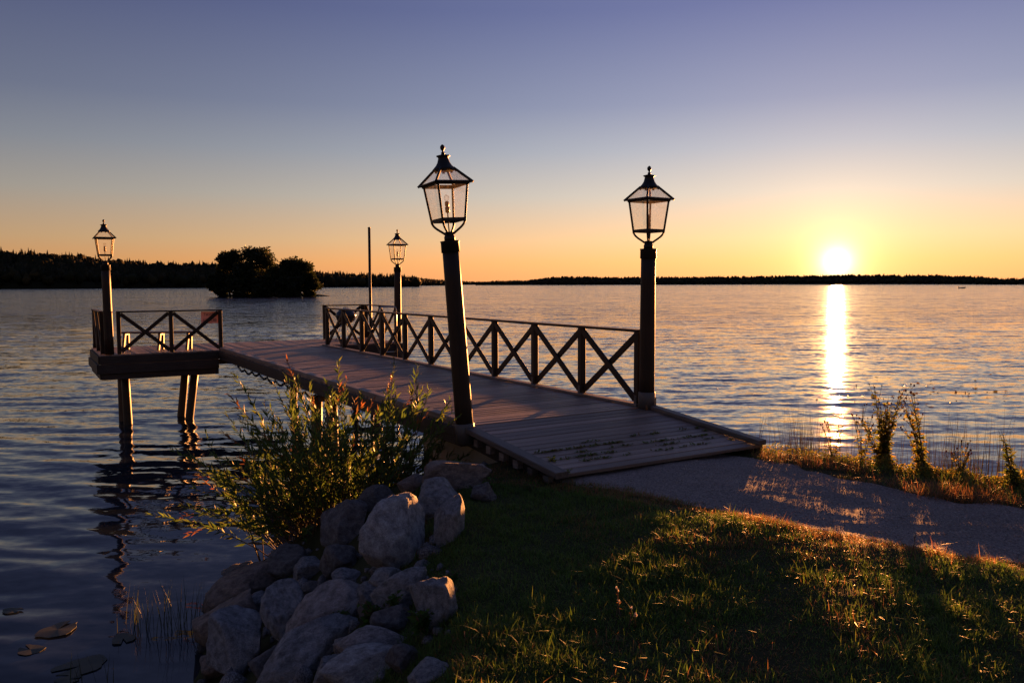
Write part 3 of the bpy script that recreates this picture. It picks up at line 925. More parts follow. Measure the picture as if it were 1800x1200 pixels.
# centre in the photo, apparent width and height, depth ratio, roll in the picture plane, stone, label
ROCKS = [
    (800, 834, 128, 66, 1.1, 8, 'brown', 'flat brownish boulder tucked under the pier beside the concrete abutment'),
    (768, 876, 98, 74, 1.0, 0, 'grey', 'rounded grey boulder just below the flat brown one under the ramp'),
    (783, 918, 66, 104, 0.9, -8, 'grey', 'upright grey slab leaning on the right of the largest pale boulder'),
    (693, 946, 124, 152, 0.9, 14, 'pale', 'largest pale angular boulder in the middle of the bank'),
    (606, 918, 104, 88, 1.0, 0, 'dark', 'dark boulder half hidden at the foot of the willow shrub'),
    (600, 980, 78, 74, 1.0, 20, 'dark', 'dark boulder at the left of the largest pale boulder, below the shrub'),
    (613, 1013, 66, 36, 1.0, -5, 'grey', 'small flat-topped grey stone below the thin dry stalk'),
    (553, 1028, 48, 34, 1.0, 0, 'dark', 'small dark stone left of the flat-topped grey stone'),
    (676, 1019, 62, 48, 1.0, 10, 'pale', 'small speckled pale stone in front of the largest pale boulder'),
    (706, 1037, 122, 74, 0.9, 32, 'grey', 'long grey boulder tilting up to the right above the leafy plant'),
    (763, 1062, 80, 116, 0.9, 12, 'grey', 'tall grey boulder against the edge of the grass'),
    (571, 1078, 160, 104, 0.9, 16, 'pink', 'big smooth rounded granite boulder in the middle of the lower bank'),
    (508, 1074, 76, 112, 0.9, 26, 'grey', 'long mottled boulder wedged behind the smooth rounded granite one'),
    (417, 1134, 112, 136, 0.9, 22, 'grey', 'large dark mottled boulder at the bottom by the water'),
    (398, 1092, 150, 84, 0.9, 44, 'brown', 'long brown boulder sloping into the water behind the mottled one'),
    (436, 1030, 150, 70, 0.9, 20, 'brown', 'broad brown slab at the water edge near the rushes'),
    (428, 998, 70, 26, 1.2, 6, 'dark', 'small black flat stone sticking out into the water'),
    (540, 1140, 190, 92, 0.9, 30, 'grey', 'long dark grey boulder lying diagonally along the bottom edge'),
    (650, 1134, 150, 72, 0.9, 6, 'pink', 'pinkish oval boulder below the leafy green plant'),
    (636, 1176, 160, 74, 0.9, 12, 'pale', 'bluish pale slab cut by the bottom edge of the picture'),
    (758, 1180, 86, 46, 1.0, 0, 'pale', 'low pale stone sunk in the grass at the bottom'),
    (740, 992, 34, 26, 1.0, 0, 'grey', 'little grey stone between the upright slab and the grass'),
    (846, 862, 52, 46, 1.0, 0, 'dark', 'small dark stone in the shade under the left ramp kerb'),
    (495, 1048, 40, 44, 1.0, 0, 'brown', 'small brown stone behind the long mottled boulder'),
    (655, 1062, 60, 50, 1.0, 0, 'dark', 'dark stone behind the leafy plant among the boulders'),
    (500, 985, 90, 60, 1.0, 10, 'dark', 'dark low boulder at the shore under the shrub branches'),
    (690, 1090, 80, 60, 1.0, 0, 'dark', 'dark stone under the leaves of the bright green plant'),
    (480, 1165, 90, 90, 1.0, 20, 'dark', 'dark stone between the bottom boulders'),
    (706, 1160, 60, 60, 1.0, 0, 'dark', 'dark stone right of the pinkish oval boulder'),
    (452, 1062, 60, 50, 1.0, 15, 'grey', 'grey stone between the broad brown slab and the long mottled boulder'),
    (466, 1010, 64, 44, 1.0, 10, 'brown', 'brown stone behind the broad slab at the water edge'),
    (540, 1000, 62, 46, 1.0, 0, 'grey', 'grey stone below the shrub, left of the dark boulder pair'),
    (650, 1040, 52, 40, 1.0, -10, 'grey', 'small grey stone under the speckled pale one'),
    (735, 1025, 50, 46, 1.0, 0, 'grey', 'grey stone wedged above the tall boulder by the grass'),
    (590, 1180, 84, 60, 1.0, 20, 'grey', 'grey stone at the bottom edge left of the bluish slab'),
    (380, 1165, 60, 60, 1.0, 0, 'brown', 'brown stone at the water line below the mottled boulder'),
    (728, 905, 44, 40, 1.0, 0, 'dark', 'dark stone in the gap above the largest pale boulder'),
    (660, 872, 70, 44, 1.0, 10, 'dark', 'dark stone at the right foot of the shrub near the abutment'),
    (720, 848, 60, 40, 1.0, 0, 'brown', 'brown stone at the left of the flat boulder by the abutment'),
]
ROCK_POS = []
for i, (px, py, w, h, dr, roll, kind, lab) in enumerate(ROCKS):
    p = on_ground(px, min(py + h * 0.32, 1290))
    Y = p.y
    c = at_d(px, py, Y + 0.05)
    s = (c - CAM).length / F_PX
    o = link(bpy.data.objects.new('boulder', rock_mesh(300 + i, ROCKM[kind], facet=random.choice((11, 13, 16)))))
    o.location = c
    o.scale = (w / 2 * s * 0.98, (w * 0.55 + h * 0.45) / 2 * s * dr, h / 2 * s * 1.0)
    o.rotation_euler = (R(random.uniform(-8, 8)), R(-roll), R(random.uniform(-12, 12)))
    tag(o, lab, 'boulder', 'boulders of the shore bank')
    ROCK_POS.append((c.x, c.y, max(o.scale.x, o.scale.y)))

# small rubble filling the gaps of the bank
rub_v, rub_f = [], []
bm = bmesh.new(); bmesh.ops.create_icosphere(bm, subdivisions=1, radius=1.0)
ib = np.array([v.co[:] for v in bm.verts]); fb = np.array([[v.index for v in f.verts] for f in bm.faces]); bm.free()
n_ = 800
x = rng.uniform(-3.6, 0.0, n_); y = rng.uniform(4.2, 10.6, n_); d = shore_dist(x, y)
keep = (d > -0.2) & (d < 2.2) & (x < -0.25); x, y = x[keep], y[keep]; n_ = len(x)
rad = rng.gamma(3, 0.013, n_).clip(0.012, 0.09)
V = ib[None] * (rad[:, None] * rng.uniform(.7, 1.3, (n_, 3)))[:, None, :] * rng.uniform(.75, 1.2, (n_, len(ib), 1))
V = V + np.stack([x, y, ground_h(x, y) + rad * 0.2], 1)[:, None, :]
F = (np.arange(n_)[:, None, None] * len(ib) + fb[None]).reshape(-1, 3)
tag(link(bpy.data.objects.new('rubble', np_mesh('rubble', V.reshape(-1, 3), F.ravel(), np.full(len(F), 3), ROCKM['dark']))), 'small stones filling the gaps between the boulders', 'rubble', kind='stuff')

# ------------------------------------------------------------------ plants: shared helpers
def blades(P, H, W, lean, az, colr, curl=0.5, tipcol=None):
    """grass blades: five points, three faces each"""
    n_ = len(P)
    dx, dy = np.cos(az), np.sin(az)
    sx, sy = -dy, dx
    V = np.zeros((n_, 5, 3))
    for k, (t, wf) in enumerate(((0, 1), (0, 1), (0.55, 0.75), (0.55, 0.75), (1, 0))):
        sgn = (-1, 1, -1, 1, 0)[k]
        out = lean * H * (t * (1 - curl) + curl * t * t)
        V[:, k, 0] = P[:, 0] + dx * out + sx * sgn * W * wf * 0.5
        V[:, k, 1] = P[:, 1] + dy * out + sy * sgn * W * wf * 0.5
        V[:, k, 2] = P[:, 2] + H * t * np.sqrt(np.clip(1 - (lean * t) ** 2 * 0.5, 0.2, 1))
    b_ = np.arange(n_)[:, None] * 5
    q = (b_ + np.array([[0, 1, 3, 2]])).ravel().reshape(n_, 4)
    tr_ = (b_ + np.array([[2, 3, 4]])).reshape(n_, 3)
    flat = np.concatenate([q.ravel(), tr_.ravel()])
    sizes = np.concatenate([np.full(n_, 4), np.full(n_, 3)])
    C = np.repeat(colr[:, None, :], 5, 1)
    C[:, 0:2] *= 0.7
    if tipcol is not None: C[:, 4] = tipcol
    return V.reshape(-1, 3), flat, sizes, C.reshape(-1, 3)


def leaf_cloud(P, D, L, W, colr, fold=0.25):
    """lance-shaped leaves: base at P, pointing along D, six points each"""
    n_ = len(P)
    D = D / np.linalg.norm(D, axis=1)[:, None]
    up = rng.normal(size=(n_, 3)); up[:, 2] += 1.0
    S = np.cross(D, up); S /= np.linalg.norm(S, axis=1)[:, None] + 1e-9
    Nn = np.cross(S, D)
    V = np.zeros((n_, 6, 3))
    L = L[:, None]; W = W[:, None]
    V[:, 0] = P
    V[:, 1] = P + D * L * 0.35 + S * W * 0.5 + Nn * W * fold
    V[:, 2] = P + D * L * 0.38 - Nn * W * 0.05
    V[:, 3] = P + D * L * 0.35 - S * W * 0.5 + Nn * W * fold
    V[:, 4] = P + D * L * 0.72 - Nn * L * 0.05
    V[:, 5] = P + D * L - Nn * L * 0.14
    b_ = np.arange(n_)[:, None] * 6
    F = np.concatenate([(b_ + np.array([f])).reshape(n_, 3) for f in ((0, 2, 1), (0, 3, 2), (1, 2, 4), (2, 3, 4), (1, 4, 5), (3, 5, 4))])
    return V.reshape(-1, 3), F.ravel(), np.full(len(F), 3), np.repeat(colr[:, None, :], 6, 1).reshape(-1, 3)


def join(parts):
    off, Vs, Fs, Ss, Cs = 0, [], [], [], []
    for V, F, S, C in parts:
        Vs.append(V); Fs.append(F + off); Ss.append(S); Cs.append(C); off += len(V)
    return np.concatenate(Vs), np.concatenate(Fs), np.concatenate(Ss), np.concatenate(Cs)


M['grass'] = leaf_mat('grass_blades', trans=0.45, rough=0.55, tboost=1.25)
M['leaf'] = leaf_mat('leaves', trans=0.45, rough=0.45, tboost=1.45)
M['reed'] = leaf_mat('reed_blades', trans=0.2, rough=0.6, tboost=1.0)
M['herb'] = leaf_mat('herb_leaves', trans=0.6, rough=0.5, tboost=1.5)
M['stem'] = plain_mat('plant_stem', (0.09, 0.055, 0.03), 0.6, bump=0)
M['crown'] = leaf_mat('tree_leaves', trans=0.35, rough=0.6, tboost=1.2)
M['bark'] = plain_mat('bark', (0.05, 0.038, 0.03), 0.8, bump=0.4)


def palette(n_, cols, jit=0.25):
    c = np.array(cols)[rng.integers(0, len(cols), n_)]
    return c * rng.uniform(1 - jit, 1 + jit, (n_, 1))


# ------------------------------------------------------------------ grass
GREEN = [(0.088, 0.16, 0.024), (0.105, 0.17, 0.026), (0.068, 0.135, 0.019), (0.125, 0.16, 0.032)]
DRY = [(0.24, 0.14, 0.05), (0.20, 0.11, 0.04), (0.29, 0.13, 0.06)]


def grass(name, label, n_, xr, yr, hmul, cond, cols, width=(0.0028, 0.0052), dryness=0.16):
    x = rng.uniform(*xr, n_); y = yr[0] + (yr[1] - yr[0]) * rng.random(n_) ** 1.25
    d = shore_dist(x, y)
    t = in_path(x, y)
    keep = cond(x, y, d, t) & (rng.random(n_) < np.clip(0.72 + 0.6 * vnoise(x * 1.6, y * 1.6, 61) + 0.35 * vnoise(x * 5, y * 5, 62), 0.12, 1))
    for (rx, ry, rs) in ROCK_POS:
        keep &= np.hypot(x - rx, y - ry) > rs * 0.72
    x, y, t = x[keep], y[keep], t[keep]
    n_ = len(x)
    z = ground_h(x, y) - 0.004
    clump = 0.85 + 0.40 * vnoise(x * 2.2, y * 2.2, 63) + 0.45 * vnoise(x * 7, y * 7, 64) + 0.25 * vnoise(x * 17, y * 17, 68)
    H = rng.gamma(5, 0.0075, n_).clip(0.012, 0.13) * clump.clip(0.35, 1.6) * hmul
    W = rng.uniform(*width, n_)
    c = palette(n_, cols)
    dry = (vnoise(x * 1.3, y * 1.3, 65) * 0.5 + vnoise(x * 4, y * 4, 66) * 0.3 + rng.normal(0, .28, n_)) > (0.55 - dryness)
    edge = np.exp(-(np.minimum(np.abs(t), np.abs(t - 1)) / 0.16) ** 2) * (rng.random(n_) < 0.7)
    dry |= edge > 0.45
    c[dry] = palette(int(dry.sum()), DRY)
    lush = vnoise(x * 0.8, y * 0.8, 67)[:, None]
    c = c * (1 + 0.25 * lush)
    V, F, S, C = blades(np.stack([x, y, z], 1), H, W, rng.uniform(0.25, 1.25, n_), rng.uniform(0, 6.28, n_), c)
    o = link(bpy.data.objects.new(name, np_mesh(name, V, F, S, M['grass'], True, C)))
    tag(o, label, 'grass', kind='stuff')
    return o


off_path = lambda t: (t < -0.01) | (t > 1.01) | np.isnan(t)
pier_clear = lambda x, y: True


def not_deck(x, y):
    dx, dy = x - PO.x, y - PO.y
    v = dx * math.cos(PR) + dy * math.sin(PR); u = -dx * math.sin(PR) + dy * math.cos(PR)
    return ~((v > XL - 0.02) & (v < XR + 0.02) & (u > RB - 0.02))


lawn = grass('lawn', 'short mown grass of the foreground bank', 430000, (-0.95, 5.6), (2.9, 8.2), 1.0,
             lambda x, y, d, t: (d > 1.75) & (t < 0.02 + 0.10 * vnoise(x * 4, y * 4, 91) + 0.05 * vnoise(x * 15, y * 15, 92)) & not_deck(x, y) & (np.abs(x) < 0.72 * y + 0.5), GREEN, dryness=0.0)
verge = grass('verge_grass', 'sunlit grass along the lake side of the path', 140000, (1.7, 7.0), (5.0, 10.6), 2.0,
              lambda x, y, d, t: (d > 0.55) & (t > 0.985 + 0.06 * vnoise(x * 4, y * 4, 93)) & not_deck(x, y), GREEN + [(0.12, 0.10, 0.022)], dryness=0.30)

# low broad-leaved cover: clover and seedlings in patches
n_ = 26000
x = rng.uniform(-1.3, 3.4, n_); y = rng.uniform(3.0, 9.0, n_)
t = in_path(x, y); d = shore_dist(x, y)
patch = vnoise(x * 1.1, y * 1.1, 71) + 0.5 * vnoise(x * 3.3, y * 3.3, 72)
spot = np.exp(-(((x - 0.25) / 0.65) ** 2 + ((y - 3.9) / 0.7) ** 2)) * 1.2 + np.exp(-(((x + 0.1) / 0.5) ** 2 + ((y - 7.5) / 0.5) ** 2)) * 1.0
keep = (patch + spot + rng.normal(0, .2, n_) > 0.62) & (d > 1.1) & (t < 0) & not_deck(x, y)
x, y = x[keep], y[keep]; n_ = len(x)
P = np.stack([x, y, ground_h(x, y) + rng.uniform(0.0, 0.03, n_)], 1)
D = np.stack([rng.normal(size=n_), rng.normal(size=n_), rng.uniform(-0.1, 0.8, n_)], 1)
o = link(bpy.data.objects.new('clover', np_mesh('clover', *leaf_cloud(P, D, rng.uniform(.010, .024, n_), rng.uniform(.007, .014, n_), palette(n_, [(0.035, 0.09, 0.012), (0.05, 0.10, 0.016), (0.03, 0.065, 0.012)]))[:3], M['leaf'], False,
      None)))
o.data.materials[0] = leaf_mat('clover_leaves', trans=0.4, attr=False, rough=0.9, spec=0.05, c=(0.05, 0.095, 0.016))
tag(o, 'low green clover spreading through the grass', 'clover', kind='stuff')

# gravel stones on the path
n_ = 60000
s_ = rng.random(n_) ** 0.8 * 120; k_ = s_.astype(int); f_ = (s_ - k_)[:, None]
a_ = PA[k_] * (1 - f_) + PA[k_ + 1] * f_; b_ = PB[k_] * (1 - f_) + PB[k_ + 1] * f_
tt = rng.random(n_)
q = a_ + (b_ - a_) * tt[:, None]
keep = not_deck(q[:, 0], q[:, 1]); q, tt = q[keep], tt[keep]; n_ = len(q)
zc = path_z(q[:, 0], q[:, 1], tt)
rad = rng.gamma(3.0, 0.0010, n_).clip(0.0015, 0.009)
oct_ = np.array([(1, 0, 0), (0, 1, 0), (-1, 0, 0), (0, -1, 0), (0, 0, 1), (0, 0, -0.6)], float)
of = np.array([(0, 1, 4), (1, 2, 4), (2, 3, 4), (3, 0, 4), (1, 0, 5), (2, 1, 5), (3, 2, 5), (0, 3, 5)])
aa = rng.uniform(0, 6.28, n_); ca, sa = np.cos(aa), np.sin(aa)
sc3 = np.stack([rad * rng.uniform(.8, 1.5, n_), rad * rng.uniform(.8, 1.3, n_), rad * rng.uniform(.5, .9, n_)], 1)
V = oct_[None] * sc3[:, None, :] + rng.normal(0, 0.12, (n_, 6, 3)) * rad[:, None, None]
V = np.stack([V[..., 0] * ca[:, None] - V[..., 1] * sa[:, None] + q[:, None, 0], V[..., 0] * sa[:, None] + V[..., 1] * ca[:, None] + q[:, None, 1], V[..., 2] + (zc + rad * 0.2)[:, None]], 2)
F = (np.arange(n_)[:, None, None] * 6 + of[None]).reshape(-1, 3)
C = np.repeat(palette(n_, [(0.30, 0.27, 0.26), (0.38, 0.35, 0.33), (0.23, 0.20, 0.19), (0.33, 0.27, 0.24)], 0.35)[:, None], 6, 1).reshape(-1, 3)
m, n, l, b = new_mat('gravel_stones')
a = N(n, 'ShaderNodeAttribute', attribute_name='Col'); l.new(a.outputs['Color'], b.inputs['Base Color']); b.inputs['Roughness'].default_value = 0.95; b.inputs['Specular IOR Level'].default_value = 0.1
o = link(bpy.data.objects.new('gravel', np_mesh('gravel', V.reshape(-1, 3), F.ravel(), np.full(len(F), 3), m, False, C)))
tag(o, 'loose gravel stones scattered over the path', 'gravel', kind='stuff')

# ------------------------------------------------------------------ willow shrub
def stem_path(base, head, length, bend, n_=9):
    """a stem that starts along head and bends by gravity"""
    p = Vector(base); d = Vector(head).normalized(); pts = [p.copy()]
    for i in range(n_ - 1):
        d = (d + Vector((random.uniform(-.07, .07), random.uniform(-.07, .07), -bend * 0.06 + random.uniform(-.04, .04)))).normalized()
        p = p + d * (length / (n_ - 1)); pts.append(p.copy())
    return pts


LEAF_ONE = None


def single_leaf_mesh(colr):
    V, F, S, C = leaf_cloud(np.zeros((1, 3)), np.array([[1.0, 0, 0.0]]), np.array([1.0]), np.array([0.24]), np.array([colr]))
    return np_mesh('leaf', V, F, S, M['leaf'], False, C)


shrub_base = Vector((-2.1, 9.25, 0)); shrub_base.z = gz(-2.1, 9.25)
shrub = empty('willow_shrub', shrub_base, 0, 'bushy green willow shrub with reddish shoot tips on the rocky shore', 'shrub')
stem_mb = MB(); lp, ld_, ll, lw, lc = [], [], [], [], []
tips = []
# tall shoots that stand clear of the mass: photo position of the tip
TALL = [(503, 628), (402, 690), (597, 672), (548, 690), (573, 745), (640, 700), (690, 660), (610, 660), (752, 725), (655, 700), (466, 760), (315, 905), (345, 830),
        (330, 935), (420, 800), (725, 690), (480, 735), (392, 760)]
random.seed(23)


def add_stem(pts, r0, leaves=True, big=1.0, tipred=False, single=False):
    k = len(pts)
    stem_mb.tube([p - shrub_base for p in pts], [r0 * (1 - 0.8 * i / (k - 1)) for i in range(k)], 5, cap=False)
    L = sum((pts[i + 1] - pts[i]).length for i in range(k - 1))
    s = L * 0.22
    while s < L:
        f = s / L * (k - 1); i = min(int(f), k - 2)
        p = pts[i].lerp(pts[i + 1], f - i); d = (pts[i + 1] - pts[i]).normalized()
        a = random.uniform(0, 6.28)
        side = d.orthogonal().normalized(); side.rotate(Matrix.Rotation(a, 3, d))
        up = s / L
        D = (d * (0.55 + 0.6 * up) + side * random.uniform(0.45, 0.9)).normalized()
        ln = random.uniform(0.08, 0.155) * big * (1.0 - 0.35 * max(0, up - 0.75) / 0.25)
        cc = random.choice([(0.06, 0.105, 0.022), (0.08, 0.125, 0.028), (0.045, 0.08, 0.018), (0.095, 0.12, 0.03)])
        if tipred and up > 0.88: cc = random.choice([(0.20, 0.075, 0.03), (0.16, 0.09, 0.03)])
        g = random.uniform(0.8, 1.25)
        tips.append((p, D, ln, tuple(c_ * g for c_ in cc), single and up > 0.35)) 
        s += random.uniform(0.018, 0.036)


for (px, py) in TALL:
    Y = random.uniform(8.9, 9.9)
    tip = at_d(px, py, Y)
    b0 = shrub_base + Vector((random.uniform(-.35, .35), random.uniform(-.3, .4), 0))
    b0.z = max(gz(b0.x, b0.y), 0) - 0.03
    mid = b0.lerp(tip, 0.5) + Vector((random.uniform(-.1, .1), random.uniform(-.1, .1), 0.10 + 0.28 * max(0, (1.4 - tip.z))))
    pts = [b0 * (1 - t) ** 2 + mid * (2 * t * (1 - t)) + tip * t * t for t in np.linspace(0, 1, 10)]
    add_stem(pts, 0.009, tipred=True, single=True)
for k in range(200):
    a = random.uniform(0, 6.28); el = random.uniform(0.6, 1.5)
    rad = random.uniform(0.0, 0.75)
    b0 = shrub_base + Vector((rad * math.cos(a) * 1.2, rad * math.sin(a) * 0.8, 0)); b0.z = max(gz(b0.x, b0.y), 0.0) - 0.02
    a2 = a + random.uniform(-.7, .7)
    head = (math.cos(a2) * math.cos(el), math.sin(a2) * math.cos(el) * 0.8, math.sin(el))
    pts = stem_path(b0, head, random.uniform(0.9, 2.0) * (0.62 + 0.38 * math.sin(el)), random.uniform(0.3, 1.3))
    if pts[-1].z < 0.15: continue
    add_stem(pts, 0.007, tipred=random.random() < 0.12)
stem_mb.build('stems', M['stem'], shrub)
single = [t for t in tips if t[4]]
random.shuffle(single)
single, rest = single[:290], single[290:] + [t for t in tips if not t[4]]
var = [single_leaf_mesh(c_) for c_ in ((0.05, 0.09, 0.02), (0.065, 0.10, 0.025), (0.038, 0.07, 0.018), (0.19, 0.08, 0.03))]
for (p, D, ln, cc, _) in single:
    me = var[3] if cc[0] > cc[1] else random.choice(var[:3])
    o = bpy.data.objects.new('leaf', me); link(o, shrub)
    o.location = p - shrub_base
    o.rotation_euler = D.to_track_quat('X', 'Z').to_euler()
    o.scale = (ln, ln, ln)
P = np.array([(t[0] - shrub_base)[:] for t in rest]); D = np.array([t[1][:] for t in rest]); L = np.array([t[2] for t in rest]); C = np.array([t[3] for t in rest])
o = link(bpy.data.objects.new('foliage', np_mesh('foliage', *leaf_cloud(P, D, L, L * rng.uniform(.18, .26, len(L)), C)[:3], M['leaf'], False, leaf_cloud(P, D, L, L * .2, C)[3])), shrub)
tag(o, kind='stuff')

# ------------------------------------------------------------------ plants along the far bank
def herb(name, base, label, cat, stems, h, spread, leaf_n, leaf_len, heads, cols, headcol, group=None, bias=(0, 0), fat=0.4):
    base = Vector(base)
    r = empty(name, base, 0, label, cat, group)
    sm = MB(); Lp, Ld, Ll, Lc = [], [], [], []; hp = []
    for k in range(stems):
        a = random.uniform(0, 6.28); sp = spread * random.uniform(0.2, 1)
        hh = h * random.uniform(0.6, 1.0) if k else h
        tip = Vector((math.cos(a) * sp + bias[0], math.sin(a) * sp * 0.6 + bias[1], hh))
        b0 = Vector((random.uniform(-.03, .03), random.uniform(-.03, .03), -0.03))
        mid = Vector((tip.x * 0.25, tip.y * 0.25, hh * 0.55))
        pts = [b0 * (1 - t) ** 2 + mid * (2 * t * (1 - t)) + tip * t * t for t in np.linspace(0, 1, 8)]
        sm.tube(pts, [0.005 * (1 - 0.75 * i / 7) for i in range(8)], 5, cap=False)
        for j in range(leaf_n):
            t = random.random() ** 1.35 * 0.92
            f = t * 7; i = min(int(f), 6); p = pts[i].lerp(pts[i + 1], f - i)
            aa = random.uniform(0, 6.28)
            Lp.append(p[:]); Ld.append((math.cos(aa), math.sin(aa), random.uniform(-0.5, 0.8)))
            Ll.append(leaf_len * random.uniform(0.5, 1.1) * (1.1 - 0.6 * t)); Lc.append(random.choice(cols))
        for j in range(heads):
            p = tip + Vector((random.uniform(-.05, .05), random.uniform(-.05, .05), random.uniform(-.07, .02))) * (h / 0.7)
            sm.tube([pts[5], pts[5].lerp(p, 0.6) + Vector((0, 0, 0.01)), p], [0.0022, 0.0018, 0.0015], 4, cap=False)
            hp.append(p)
    sm.build('stems', M['stem'], r)
    if Lp:
        P, D, L = np.array(Lp), np.array(Ld), np.array(Ll)
        V, F, S, C = leaf_cloud(P, D, L, L * fat, np.array(Lc) * rng.uniform(.75, 1.25, (len(L), 1)))
        tag(link(bpy.data.objects.new('foliage', np_mesh('foliage', V, F, S, M['herb'], False, C)), r), kind='stuff')
    if hp:
        me = MB().lathe([(0.001, -0.010), (0.006, -0.006), (0.008, 0.0), (0.007, 0.007), (0.002, 0.011)], 7).mesh('flower_head', headcol)
        for p in hp:
            o = link(bpy.data.objects.new('flower_head', me), r); o.location = p
            s = random.uniform(0.7, 1.25) * (0.55 if name == 'yarrow' else 1); o.scale = (s, s, s)
    return r


M['head'] = leaf_mat('seed_heads', trans=0.35, attr=False, c=(0.16, 0.055, 0.03))
M['umbel'] = leaf_mat('white_umbels', trans=0.4, attr=False, c=(0.55, 0.50, 0.45))
AUT = [(0.15, 0.14, 0.025), (0.11, 0.13, 0.025), (0.18, 0.13, 0.03), (0.08, 0.10, 0.02)]


def bank(px, Y):
    x = (px - 900) / F_PX * Y
    return (x, Y, gz(x, Y))


random.seed(5)
herb('thistle', bank(1560, 8.45), 'tallest bushy thistle plant with red-brown heads on the far verge', 'plant', 16, 1.02, 0.30, 100, 0.10, 3, AUT + [(0.05, 0.06, 0.014)] * 2, M['head'], 'tall weeds on the verge')
herb('thistle', bank(1522, 8.65), 'slim thistle with red heads just left of the tallest thistle', 'plant', 5, 0.82, 0.18, 44, 0.085, 3, AUT, M['head'], 'tall weeds on the verge', bias=(-.05, 0))
herb('thistle', bank(1632, 8.15), 'leafy thistle leaning left, right of the tallest thistle', 'plant', 8, 0.90, 0.22, 70, 0.095, 3, AUT, M['head'], 'tall weeds on the verge', bias=(-.10, 0))
herb('weed', bank(1470, 8.7), 'thin dry weed between the ramp corner and the thistles', 'plant', 6, 0.50, 0.16, 22, 0.05, 3, AUT, M['head'], 'tall weeds on the verge')
herb('weed', bank(1700, 7.85), 'scrubby leafy weed right of the leaning thistle', 'plant', 8, 0.42, 0.22, 34, 0.06, 2, AUT, M['head'], 'tall weeds on the verge')
herb('willow_sprig', bank(1793, 7.3), 'drooping leafy sprig at the right edge of the picture', 'plant', 5, 0.55, 0.12, 46, 0.11, 0, [(0.05, 0.08, 0.018), (0.08, 0.09, 0.02)], M['head'], None, bias=(-.14, 0), fat=0.3)
herb('willow_sprig', bank(1333, 9.55), 'thin upright willow sprig behind the ramp corner', 'plant', 2, 0.72, 0.07, 10, 0.10, 0, AUT, M['head'], None, bias=(0.08, 0), fat=0.2)
herb('willow_sprig', bank(1305, 9.65), 'short willow sprig showing over the ramp kerb', 'plant', 3, 0.50, 0.12, 8, 0.08, 0, AUT, M['head'], None, fat=0.2)
herb('weed', bank(1262, 10.1), 'red-headed weed showing over the middle of the ramp kerb', 'plant', 6, 0.50, 0.10, 14, 0.05, 6, AUT, M['head'], 'weeds behind the ramp kerb')
herb('weed', bank(1238, 10.25), 'small orange weed above the ramp kerb near the lamp post', 'plant', 4, 0.56, 0.07, 14, 0.05, 4, AUT, M['head'], 'weeds behind the ramp kerb')

# reeds in front of the water
def reeds(name, label, xs, ys, H, cols, wid=(0.003, 0.007), lean=(0.02, 0.25), parent=None, kind='stuff'):
    n_ = len(xs)
    z = np.maximum(ground_h(xs, ys), 0) - 0.02
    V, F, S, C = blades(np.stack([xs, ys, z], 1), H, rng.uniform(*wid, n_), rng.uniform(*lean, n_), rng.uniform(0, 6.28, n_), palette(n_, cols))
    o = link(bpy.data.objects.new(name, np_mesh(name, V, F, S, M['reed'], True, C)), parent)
    return tag(o, label, 'reeds', kind=kind)


n_ = 900
px = np.concatenate([rng.normal(1425, 35, 420), rng.normal(1690, 50, 300), rng.uniform(1340, 1830, 180)])
yy = 9.9 - (px - 1340) / 460 * 2.1 + rng.normal(0, 0.22, n_)
xx = (px - 900) / F_PX * yy
reeds('reeds', 'thin brown reeds standing along the far bank edge', xx, yy, rng.uniform(0.35, 0.95, n_) + np.clip(1.2 - ground_h(xx, yy), 0, 1.2) * 0.8, [(0.05, 0.042, 0.018), (0.07, 0.05, 0.02), (0.035, 0.035, 0.014)])
n_ = 26
px = rng.normal(1792, 8, n_); yy = rng.normal(8.4, .1, n_)
reeds('tall_reeds', 'very thin tall reeds at the right edge above the drooping sprig', (px - 900) / F_PX * yy, yy, rng.uniform(0.9, 1.5, n_), [(0.06, 0.055, 0.03)], (0.003, 0.005), (0.01, 0.1))
# low leafy tangle on the bank crest
n_ = 12000
px = rng.uniform(1300, 1830, n_); yy = 9.35 - (px - 1340) / 460 * 1.9 + rng.normal(0, 0.16, n_); xx = (px - 900) / F_PX * yy
hump = 0.10 + 0.07 * vnoise(px * 0.03, px * 0, 81)
P = np.stack([xx, yy, ground_h(xx, yy) + rng.random(n_) * hump.clip(0.03, 0.2)], 1)
D = np.stack([rng.normal(size=n_), rng.normal(size=n_), rng.uniform(-.2, 1, n_)], 1)
V, F, S, C = leaf_cloud(P, D, rng.uniform(.02, .05, n_), rng.uniform(.010, .022, n_), palette(n_, AUT))
tag(link(bpy.data.objects.new('bank_undergrowth', np_mesh('bank_undergrowth', V, F, S, M['herb'], False, C))), 'low sunlit leafy undergrowth along the crest of the far bank', 'undergrowth', kind='stuff')

# rushes standing in the shallow water
def rush_clump(px, py, n_, h, label):
    p = at_z(px, py, 0)
    xs = p.x + rng.normal(0, 0.13, n_); ys = p.y + rng.normal(0, 0.10, n_)
    z = np.full(n_, -0.1)
    r = empty('rushes', (p.x, p.y, 0), 0, label, 'rushes', 'rush clumps in the shallow water')
    V, F, S, C = blades(np.stack([xs - p.x, ys - p.y, z], 1), rng.uniform(.5, 1, n_) * h + .1, rng.uniform(.005, .009, n_), rng.uniform(.03, .35, n_), rng.uniform(0, 6.28, n_), palette(n_, [(0.03, 0.045, 0.014), (0.045, 0.05, 0.018)]))
    link(bpy.data.objects.new('stalks', np_mesh('stalks', V, F, S, M['grass'], True, C)), r)


rush_clump(322, 1100, 46, 0.62, 'larger clump of dark rushes in the water beside the brown slab')
rush_clump(250, 1098, 26, 0.50, 'smaller clump of dark rushes left of the larger one in the water')
rush_clump(132, 1210, 14, 0.42, 'few rush stalks in the water at the bottom edge')

